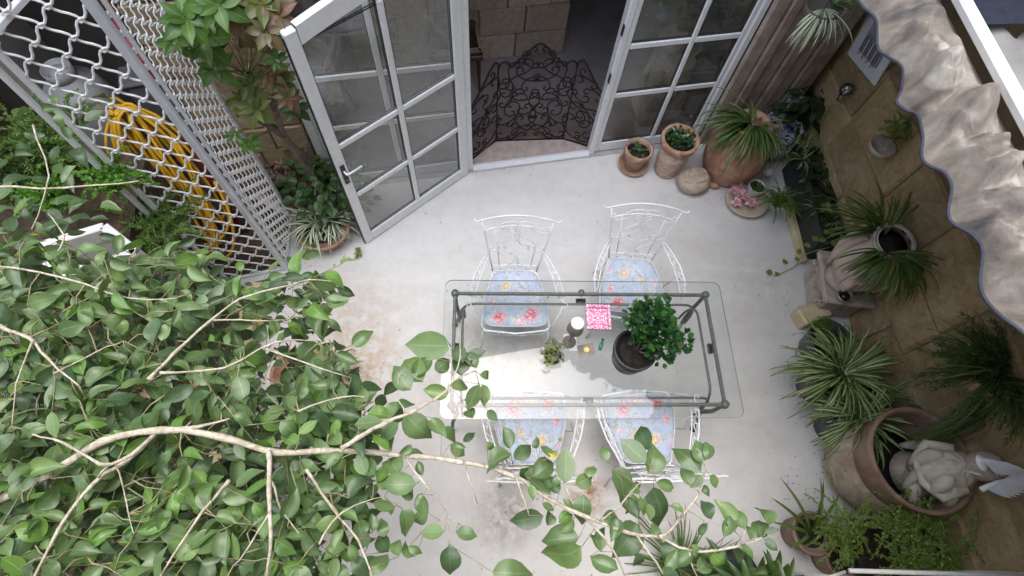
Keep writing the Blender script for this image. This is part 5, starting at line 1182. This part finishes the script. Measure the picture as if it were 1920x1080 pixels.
# hanging spider plant top right
hs_ = thing('hanging_spider_plant', 'pale striped spider plant hanging at the top right before the picture', 'hanging plant', at(1545, 12, 1.75))
mk('basket', G().lathe([(.05, -.14), (.1, -.08), (.12, 0), (.11, 0), (.09, -.07), (.001, -.08)], 20), MT['darkwall'], hs_)
for k in range(3): a = k*2.1; mk('chain', G().tube([(cos(a)*.12, sin(a)*.12, 0), (0, 0, .5)], .002, 4), MT['iron'], hs_)
mk('hanger', G().tube([(0, 0, .5), (0, 0, .95)], .002, 4), MT['iron'], hs_)
spider(hs_, (0, -.02, .0), 40, .30, .017, MT['spiderw'], (-.6, .3), (.6, 1.6), (pi*1.1, pi*1.9), .05); spider(hs_, (.05, 0, .02), 40, .28, .012, MT['spider'], (.2, 1.2), (1, 2.2), (-.8, 1.6), .06)
# bottom right plants
mound('asparagus_bush', 'light green airy asparagus bush spreading across the lower right corner', 1730, 1010, .5, 130, .34, MT['fernolive'] if 'fernolive' in MT else MT.setdefault('fernolive', leaf_mat('airy_fern', [(.15, .25, .04), (.22, .33, .07), (.17, .27, .05)], veinamt=0)), .2, el=(.2, 1.2), dens=40, nl=.03, wid=.005, base='')
mound('asparagus_bush', 'smaller light green asparagus tuft left of the big pot base', 1585, 1000, .4, 60, .26, MT['fernolive'], .1, el=(.2, 1.2), dens=40, nl=.028, wid=.005, base='')
t = thing('orchid_plant', 'strap leaved plant in a reddish pot at the lower right floor edge', 'potted plant', at(1530, 1000, .28)-V((0, 0, .28))); pot(t, .10, .13, .25, MT['metal'], .012)
for a, L, e in ((2.2, .5, .9), (2.5, .42, .8), (1.7, .5, 1.2), (1.35, .4, .9), (2.9, .34, .7), (.9, .36, .8), (3.6, .22, .6), (0.2, .25, .6)): g = G(); strap(g, (0, 0, .2), a, e, L, .026, .9, 8, .4); mk('leaf', g, MT['grass'], t)
t = thing('lily_clump', 'clump of thin dark arching blades at the bottom edge of the floor', 'plant', at(1275, 1065, .15)-V((0, 0, .15))); mk('pot', G().lathe([(.1, 0), (.13, .14), (.12, .14), (.11, .1), (.001, .1)], 20), MT['blackpot'], t)
spider(t, (0, 0, .1), 90, .4, .01, MT['grass'], (.2, 1.3), (.9, 2.0), (0, 6.28), .07)
t = thing('fan_palm', 'dark green fan palm with broad pointed leaves at the bottom edge', 'palm', at(1405, 1085, .5)-V((0, 0, .5))); mk('pot', G().lathe([(.13, 0), (.17, .28), (.155, .28), (.145, .22), (.001, .22)], 20), MT['greenpot'], t)
for f_ in range(5):
    c_ = V((rr(-.12, .16), rr(-.08, .1), rr(.45, .62))); mk('leaf_stalk', G().tube([(0, 0, .22), (c_.x*.5, c_.y*.5, .4), c_], .006, 5), MT['stem'], t)
    for k in range(9): a = k*.42+f_*1.1; g = G(); strap(g, c_, a, rr(.0, .5), rr(.2, .28), .05, rr(.4, .9), 6, .5); mk('leaf', g, MT['ferndark'] if f_ % 2 else MT['darkleaf'], t)
t = thing('trough_pot', 'dark grey glazed square pot under the asparagus bush', 'pot', at(1650, 1040, .3)-V((0, 0, .3)), .2); pot(t, .16, .2, .3, MT['slatebox'], .015)
t = thing('clay_pot', 'dark brownish red pot tucked beside the grey pot at the bottom right', 'pot', at(1585, 1050, .25)-V((0, 0, .25))); pot(t, .09, .12, .25, MT['metal'], .012)
t = thing('blunt_leaf_plant', 'dark strap leaves among the pots at the bottom right corner', 'plant', at(1820, 1030, .3)-V((0, 0, .3))); spider(t, (0, 0, .1), 50, .36, .02, MT['grass']); mk('pot', G().lathe([(.1, 0), (.14, .16), (.13, .16), (.12, .1), (.001, .1)], 20), MT['blackpot'], t)
# white rail
t = thing('white_rail', 'thin white tubular rail along the bottom right edge', 'rail', (2.4, -.22, 0))
mk('top_bar', G().tube([at(1592, 1070, 1.0)-V((2.4, -.22, 0)), at(1990, 1082, 1.0)-V((2.4, -.22, 0))], .012, 8), MT['white'], t)
mk('side_bar', G().tube([at(1585, 1072, 1.0)-V((2.4, -.22, 0)), at(1530, 1090, 1.02)-V((2.4, -.22, 0))], .008, 8), MT['white'], t)
for x_ in (-.45, .55): mk('post', G().tube([(x_, -.02, 1.0), (x_, -.04, 0)], .012, 8), MT['white'], t)

g = G()
for (x_, y_, r_, n_) in ((2.45, .95, .25, 60), (2.42, .35, .2, 50), (-1.36, 2.2, .25, 60), (2.2, 2.9, .3, 40), (2.3, 0.0, .3, 70), (-1.7, 1.7, .2, 70), (2.6, 1.75, .15, 25), (-1.1, .9, .5, 60), (.4, .15, .6, 40)):
    for k in range(n_):
        a = rr(0, 6.28); q = r_*sqrt(rr(0, 1)); p = V((x_+cos(a)*q, y_+sin(a)*q, .004)); w_ = rr(.002, .009); b_ = rr(0, 6.28)
        g.add([p+V((cos(b_+i*1.57)*w_*(1 if i % 2 else .5), sin(b_+i*1.57)*w_*(1 if i % 2 else .5), rr(0, .003))) for i in range(4)], [(0, 1, 2, 3)])
tag(mk('floor_litter', g, MT['bedsoil'], None, 'stuff', smooth=False), 'specks of soil and dry leaf crumbs scattered on the pale floor by the pots', 'litter')
# ================================================================ AWNING
AZ = 2.6
edge = [at(px, py, AZ) for px, py in ((1560, -60), (1600, -30), (1622, 2), (1648, 28), (1652, 80), (1672, 98), (1698, 118), (1697, 160), (1688, 182), (1705, 198), (1728, 208), (1738, 250), (1736, 285), (1748, 302), (1780, 318), (1793, 345), (1787, 390), (1796, 412), (1832, 434), (1852, 462), (1848, 520), (1856, 552), (1885, 585), (1925, 615), (1960, 650), (1975, 700), (2010, 740), (2040, 800))]
E_ = catmull(edge, 12)
aw = thing('crumpled_awning', 'cream crumpled cloth awning with scalloped slate-blue piped edge at the upper right', 'awning', (1.75, 1.3, AZ)); AO = aw.location.copy()
NV = 60; vs = []; fs = []; uv = []
for i, e in enumerate(E_):
    far_ = V((1.875, e.y, AZ+.06))
    for j in range(NV+1):
        t_ = j/NV; p = e.lerp(far_, t_); 
        q = V((p.x*3.2, p.y*3.2, 0)); w_ = min(1, t_*5)*min(1, (1-t_)*1.9)**1.6
        b1 = abs(noise.noise(q*1.25+V((0, 0, 3)))); b2 = abs(noise.noise(V((q.x*3.1+q.y*1.4, q.y*2.6-q.x*1.2, 7)))); b3 = abs(noise.noise(V((q.x*7-q.y*2, q.y*6+q.x*3, 2)))); b4 = noise.noise(q*11)
        h = .035*sin(pi*t_)+w_*(.15*b1+.085*b2+.034*b3+.003*b4) - .03*(1-min(1, t_*6))
        vs.append(p+V((0, 0, h))-AO); uv.append((i/len(E_), t_))
for i in range(len(E_)-1):
    for j in range(NV): a = i*(NV+1)+j; fs.append((a, a+1, a+NV+2, a+NV+1))
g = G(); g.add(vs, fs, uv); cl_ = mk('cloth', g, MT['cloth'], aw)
md = cl_.modifiers.new('thick', 'SOLIDIFY'); md.thickness = .004; md.offset = 1
mk('piping', G().tube([e-AO+V((0, 0, -.022)) for e in E_], .006, 6), MT['piping'], aw)
ab = at(1797, 0, 2.74); 
mk('support_bar', G().box((1.875-AO.x, .9-AO.y, 2.735-AO.z), (.05, 3.6, .035), .012, .006), MT['white'], aw, smooth=False)
mk('support_bar_lip', G().box((1.915-AO.x, .9-AO.y, 2.725-AO.z), (.03, 3.6, .02), .012, .004), MT['whitepaint'], aw, smooth=False)
dr = thing('white_drape', 'white folded cloth lying over the awning beyond the white bar', 'cloth', (2.5, .9, 2.66)); DO = dr.location.copy()
vs = []; fs = []; NX, NY = 46, 60
for i in range(NX+1):
    for j in range(NY+1):
        x_ = 1.99+1.2*i/NX; y_ = -.8+2.62*j/NY+.03*sin(i*.9)*(j == NY); z_ = 2.66+.03*sin(x_*34+2*noise.noise(V((x_*3, y_*1.5, 0))))*(.4+.6*noise.noise(V((x_*4, y_*2, 4)))**2)+.03*noise.noise(V((x_*5, y_*3, 9)))
        vs.append(V((x_, y_, z_))-DO)
for i in range(NX):
    for j in range(NY): a = i*(NY+1)+j; fs.append((a, a+NY+1, a+NY+2, a+1))
mk('cloth', G().add(vs, fs), MT['cloth2'], dr)
nv = thing('navy_canvas', 'dark navy canvas strip of the awning at the top right corner', 'canvas', (2.5, 2.6, 2.64)); NO = nv.location.copy()
vs = []; fs = []
for i in range(31):
    for j in range(31): x_ = 1.96+1.2*i/30; y_ = 1.80+1.75*j/30; vs.append(V((x_, y_, 2.70+.015*noise.noise(V((x_*4, y_*4, 1)))))-NO)
for i in range(30):
    for j in range(30): a = i*31+j; fs.append((a, a+31, a+32, a+1))
mk('canvas', G().add(vs, fs), MT['navy'], nv)
for y_ in (-.75, 3.45): mk('awning_rafter', G().box((2.5-NO.x, y_-NO.y, 2.6-NO.z), (1.3, .04, .05), 0, .005), MT['white'], nv, smooth=False)

# ================================================================ FICUS
TR = V((-3.0, .15, 0))
fc = thing('ficus_tree', 'large ficus with pale branches and glossy green leaves filling the left foreground', 'tree', TR)
def A(px, py, z): return at(px, py, z)-TR
mainp = [(-150, 960, 2.5), (0, 935, 2.5), (110, 880, 2.52), (190, 830, 2.56), (300, 806, 2.57), (420, 822, 2.6), (520, 850, 2.56), (610, 845, 2.52), (700, 850, 2.49), (780, 856, 2.5), (855, 864, 2.5), (960, 890, 2.5), (1020, 930, 2.5), (1090, 965, 2.5), (1180, 998, 2.5), (1240, 1010, 2.5), (1290, 1032, 2.5), (1370, 1028, 2.5), (1430, 1008, 2.5)]
mk('trunk', G().tube([V((0, 0, .1)), V((.02, .05, .8)), V((.1, .0, 1.5)), V((.25, .02, 2.0)), A(*mainp[0])], [.09, .075, .06, .04, .026], 10), MT['bark'], fc)
mk('trunk', G().tube([V((.1, 0, 1.5)), V((.0, .5, 2.0)), A(-120, 640, 2.3)], [.05, .04, .02], 8), MT['bark'], fc)
BP = []
def br(pts, r0, r1, name='branch', nn=7, mat='bark'):
    P_ = catmull([A(*p) for p in pts], 3); n_ = len(P_); P_ = [p+V((rr(-1, 1), rr(-1, 1), rr(-1, 1)))*.0022 for p in P_]; BP.extend(P_)
    return mk(name, G().tube(P_, [(r0+(r1-r0)*i/(n_-1))*(1.22 if i % 3 == 0 else rr(.92, 1.04)) for i in range(n_)], nn), MT[mat], fc)
br(mainp, .0112, .003)
Z = 2.5
BR = [([(640, 842), (670, 822), (720, 795), (780, 768), (830, 738), (850, 715), (890, 695)], .0075, .0018), ([(845, 722), (862, 670), (858, 615)], .003, .001), ([(850, 715), (845, 660), (838, 640)], .0025, .001), ([(760, 775), (745, 740), (750, 700)], .0022, .0008),
      ([(505, 848), (506, 920), (508, 1000), (500, 1090)], .007, .003), ([(508, 900), (530, 960), (560, 1000)], .0035, .001), ([(508, 960), (470, 1020), (440, 1060)], .003, .001),
      ([(300, 806), (240, 862), (175, 905), (110, 990), (60, 1090)], .007, .003), ([(300, 806), (250, 850), (190, 870), (120, 830), (60, 815)], .006, .002), ([(300, 806), (370, 800), (430, 785)], .006, .0025), ([(185, 895), (215, 870), (235, 940), (250, 1000)], .003, .001),
      ([(760, 858), (790, 900), (825, 940), (838, 965), (842, 1020)], .004, .0012), ([(838, 968), (868, 988)], .0015, .001), ([(838, 968), (800, 990)], .0015, .001), ([(870, 868), (882, 905), (896, 942)], .003, .001), ([(575, 880), (620, 950), (670, 1010), (700, 1090)], .004, .002),
      ([(965, 893), (985, 940), (992, 965)], .0035, .0012), ([(900, 872), (960, 872), (1010, 868)], .004, .0015), ([(1085, 963), (1065, 925), (1060, 905)], .003, .001), ([(1090, 965), (1130, 1005), (1160, 1050), (1175, 1090)], .004, .0015), ([(1195, 1003), (1230, 1055), (1255, 1095)], .0035, .0015),
      ([(1128, 975), (1160, 950), (1210, 895), (1225, 880)], .003, .001), ([(1237, 1008), (1276, 974), (1312, 923), (1324, 885)], .0045, .0015), ([(1324, 885), (1315, 850), (1300, 840)], .002, .001), ([(1290, 1032), (1300, 1065), (1310, 1095)], .003, .001), ([(1380, 1022), (1395, 1000), (1400, 975)], .002, .001),
      ([(0, 612), (55, 635), (90, 672), (150, 725)], .006, .002), ([(60, 640), (30, 720), (20, 800)], .003, .001), ([(280, 712), (330, 660), (395, 600), (450, 560)], .006, .0025), ([(450, 560), (520, 540), (580, 525), (620, 528)], .0035, .001), ([(400, 600), (480, 600), (540, 600)], .003, .001), ([(300, 700), (420, 690), (520, 640), (600, 640)], .004, .0012),
      ([(500, 655), (600, 690), (660, 710)], .003, .001), ([(560, 770), (640, 745), (690, 745)], .003, .001), ([(430, 900), (380, 960), (300, 1080)], .005, .002), ([(110, 470), (120, 440), (90, 400)], .003, .0015), ([(0, 350), (120, 352), (260, 340)], .004, .002), ([(60, 235), (90, 330), (60, 430)], .003, .0015), ([(0, 500), (120, 520), (240, 560), (330, 560)], .004, .0015), ([(600, 1020), (640, 960), (720, 930)], .003, .001), ([(100, 700), (180, 660), (230, 640)], .003, .001)]
for pts, r0, r1 in BR: br([(x, y, (Z if pts[0][0] > 640 else 2.58)+rr(-.04, .04)) for x, y in pts], r0, r1, 'branch' if r0 > .0045 else 'twig', 6)
# fresh leaves placed where they hang: base -> tip in photo pixels
ZL = lambda a: (600+a[0]/2.2326, 640+a[1]/2.2326)
lv = '550,20,370,15 380,205,300,115 430,170,355,60 470,70,410,160 480,120,555,75 590,145,580,40 655,115,620,50 550,190,630,165 665,180,620,280 680,180,700,265 670,140,715,150 540,215,440,225 355,300,450,415 330,250,300,315 470,320,510,410 510,370,590,395 330,340,250,420 545,430,610,470 800,470,695,510 795,450,755,370 815,495,880,420 905,450,895,405 920,440,955,490 955,490,990,450 1025,595,1030,452 840,530,885,578 890,565,985,505 965,650,830,560 1070,600,1150,560 1125,570,1130,515 1000,640,950,560 1105,640,1100,772 930,680,978,705 935,730,808,770 950,770,972,710 1060,740,1020,810 1085,820,935,830 1095,860,960,940 1130,900,1220,975 720,965,885,970 1365,505,1265,415 1375,455,1325,362 1375,555,1420,437 1405,590,1478,595 1395,610,1462,775 1225,535,1315,650 1255,640,1305,750 1310,640,1320,735 1340,650,1355,725 1370,680,1395,745 1335,765,1235,882 1240,740,1240,835 1595,550,1505,435 1600,510,1560,422 1610,500,1635,445 1550,605,1520,515 1600,560,1555,610 1630,560,1670,605 1600,600,1622,645 1735,795,1645,688 1775,785,1740,688 1640,745,1590,675 1620,760,1575,790 1845,830,1830,715 1860,800,1915,785 1860,830,1918,865 1880,770,1850,685 1720,860,1765,915 1490,830,1450,925 1330,890,1340,945 1700,870,1650,900 1560,850,1600,900 190,560,160,470 405,595,262,612 340,645,402,625 205,640,135,720 300,680,290,725 345,700,390,795 425,640,430,735 445,715,390,785 522,795,425,800 568,800,655,800 540,855,540,978 100,625,-20,640 20,640,-30,780 170,830,150,745 220,800,230,730 270,820,250,750 200,860,170,790 290,880,230,820 330,900,320,820 400,900,350,850 370,860,425,880 220,980,260,880 120,860,30,900 140,900,190,980 60,900,60,990 290,520,240,590 290,400,255,440 380,430,345,480 30,420,60,360 90,430,20,400 100,470,30,520 200,250,130,200 150,290,190,230 120,300,60,260 60,290,10,220 80,330,30,300 180,330,230,350 160,380,120,320 20,160,-10,110 40,200,60,130 110,240,80,180 230,560,180,500 330,560,290,470 430,560,400,510 360,470,430,455 290,620,230,570 400,700,440,650 640,320,600,270 700,290,740,330 1000,420,1010,400 1175,880,1150,800 1560,880,1500,960 1640,890,1700,960 1420,830,1380,770 1520,720,1470,690 1150,820,1200,790 1060,700,1020,660 880,600,900,660 1010,590,960,600 1280,600,1340,600 1200,500,1180,440 1180,740,1250,720 1440,950,1500,900 1580,960,1640,900 1500,980,1420,960 1760,850,1820,900 1800,830,1790,760 1690,820,1700,730 600,420,640,370 330,280,380,240 560,420,600,450 700,420,730,460 620,60,690,40 600,90,560,20 1000,760,1060,720'.split()
ficus_leaves = []; stalks = G()
for q in lv:
    a = list(map(float, q.split(','))); b0 = ZL(a[:2]); b1 = ZL(a[2:]); z = Z+rr(-.03, .03)
    P0 = A(*b0, z); P1_ = A(*b1, z+rr(-.03, .015)); mt = 'ficusyellow' if q.startswith('955,490') else random.choice(['ficus', 'ficus', 'ficus', 'ficusdark', 'ficuslight' if rr(0, 1) < .25 else 'ficus'])
    P0 = P0; d = (P1_-P0); s = d.length*1.1; roll = V((rr(-.5, .5), rr(-.5, .5), 1))
    ficus_leaves.append((P0, d, roll, s, rr(1.0, 1.3), mt, 9))
    nb = min(BP, key=lambda b_: (b_-P0).length)
    if (nb-P0).length < .16: stalks.tube([nb, nb.lerp(P0, .5)+V((0, 0, .006)), P0], [.0013, .001, .001], 4)
def inpoly(x, y, P_):
    c_ = False; j = len(P_)-1
    for i in range(len(P_)):
        if (P_[i][1] > y) != (P_[j][1] > y) and x < (P_[j][0]-P_[i][0])*(y-P_[i][1])/(P_[j][1]-P_[i][1])+P_[i][0]: c_ = not c_
        j = i
    return c_
PM = [(-90, 440), (60, 455), (150, 500), (330, 470), (420, 525), (480, 548), (545, 500), (590, 490), (640, 545), (585, 590), (560, 620), (640, 660), (690, 740), (700, 800), (640, 880), (680, 930), (640, 1000), (700, 1130), (-90, 1130)]
holes = [(315, 745, 32), (400, 905, 50), (480, 890, 28), (560, 640, 22), (600, 920, 35), (400, 640, 18), (120, 760, 22), (350, 990, 22), (610, 720, 18), (230, 700, 12)]
n_ = 0
while n_ < 900:                                        # sprigs of 3-5 leaves on short twigs through the crown
    px, py = rr(-80, 700), rr(430, 1120)
    if not inpoly(px, py, PM) or any((px-h[0])**2+(py-h[1])**2 < h[2]**2*1.2 for h in holes): continue
    lay = rr(0, 1); z = 2.55-.75*lay**1.6; c_ = A(px, py, z); az_ = rr(-1.6, 1.6) if rr(0, 1) < .7 else rr(0, 6.28); L = rr(.05, .12)
    d = V((cos(az_), sin(az_), rr(-.3, .25))); n_ += 1
    nb = min(BP, key=lambda b_: (b_-c_).length); nb = nb if (nb-c_).length < .13 and n_ % 2 else c_-d*.07
    stalks.tube([nb, nb.lerp(c_, .5)+V((rr(-.01, .01), rr(-.01, .01), .01)), c_, c_+d*L], [.0022, .0019, .0016, .0008], 4)
    for k in range(3):
        p = c_+d*L*(k/2.2); sd_ = -1 if k % 2 else 1; a = az_+sd_*rr(.5, 1.2)*(0 if k == 2 else 1)
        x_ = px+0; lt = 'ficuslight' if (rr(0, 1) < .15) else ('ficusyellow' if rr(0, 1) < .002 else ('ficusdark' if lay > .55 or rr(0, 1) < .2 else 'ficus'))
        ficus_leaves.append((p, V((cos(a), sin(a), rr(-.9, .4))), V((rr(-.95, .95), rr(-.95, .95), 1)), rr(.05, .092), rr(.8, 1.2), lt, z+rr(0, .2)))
for k in range(70):                                    # thinner growth at the upper left
    px, py = rr(-60, 190), rr(180, 450)
    if px > 175-(py-190)*.25 and py < 380: continue
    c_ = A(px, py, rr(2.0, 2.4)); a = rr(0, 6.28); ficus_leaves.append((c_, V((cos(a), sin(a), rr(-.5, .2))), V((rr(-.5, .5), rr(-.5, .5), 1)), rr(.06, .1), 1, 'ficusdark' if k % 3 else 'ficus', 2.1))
mk('leaf_stalks', stalks, MT['twig'], fc, 'stuff')
rest = {k: G() for k in ('ficus', 'ficusdark', 'ficuslight', 'ficusyellow')}
ficus_leaves.sort(key=lambda l: -l[6]); LK = [dict(W=.5+.06*(i % 3), fold=(.1, .25, .5, .9, -.2, .3, .7, .15)[i], curve=(.05, .2, .35, .1, .5, .25, -.15, .6)[i], n=7, wave=(0, .03, .045, .02, .04, .06, .03, .05)[i], bend=(0, .1, -.12, .18, -.05, .2, -.2, .05)[i]) for i in range(8)]; protos = [leafmesh(**k_) for k_ in LK]
for i, (p, d, up, s, w_, mt, _) in enumerate(ficus_leaves):
    M_ = orient(p, d, up, s, w_)
    if i < 297:
        me = leafdata('fc%s%d' % (mt, i % 8), MT[mt], **LK[i % 8]); inst('leaf', me, fc, M_)
    else: v_, f_, u_ = protos[i % 8]; rest[mt].add([M_@V(q) for q in v_], f_, u_)
for k, g in rest.items():
    if g.v: mk('crown_leaves', g, MT[k], fc, 'stuff')
# leafy creeper overhanging the roof edge (mirrored in the table top)
cr = thing('roof_creeper', 'leafy creeper overhanging the roof corner, mirrored in the glass table', 'creeper', (2.2, 2.9, 7.2)); g = G()
for i in range(1500):
    t_ = rr(0, 1); R_ = rr(0, .5)*t_; a = rr(0, 6.28); p = V((-1.1+1.7*t_+cos(a)*R_*.6, .35-.75*t_+sin(a)*R_*.5+rr(0, .9), rr(-.2, .3)))
    v_, f_, u_ = protos[i % 6]; M_ = orient(p, (rr(-1, 1), rr(-1, 1), rr(-1, .2)), (rr(-1, 1), rr(-1, 1), 1), rr(.12, .2)); g.add([M_@V(q) for q in v_], f_, u_)
mk('leaves', g, MT['ficus'], cr, 'stuff')
mk('stems', G().tube([(-1.2, .5, 0), (-.3, .1, .05), (.7, -.2, 0)], .02, 6), MT['darkbark'], cr)
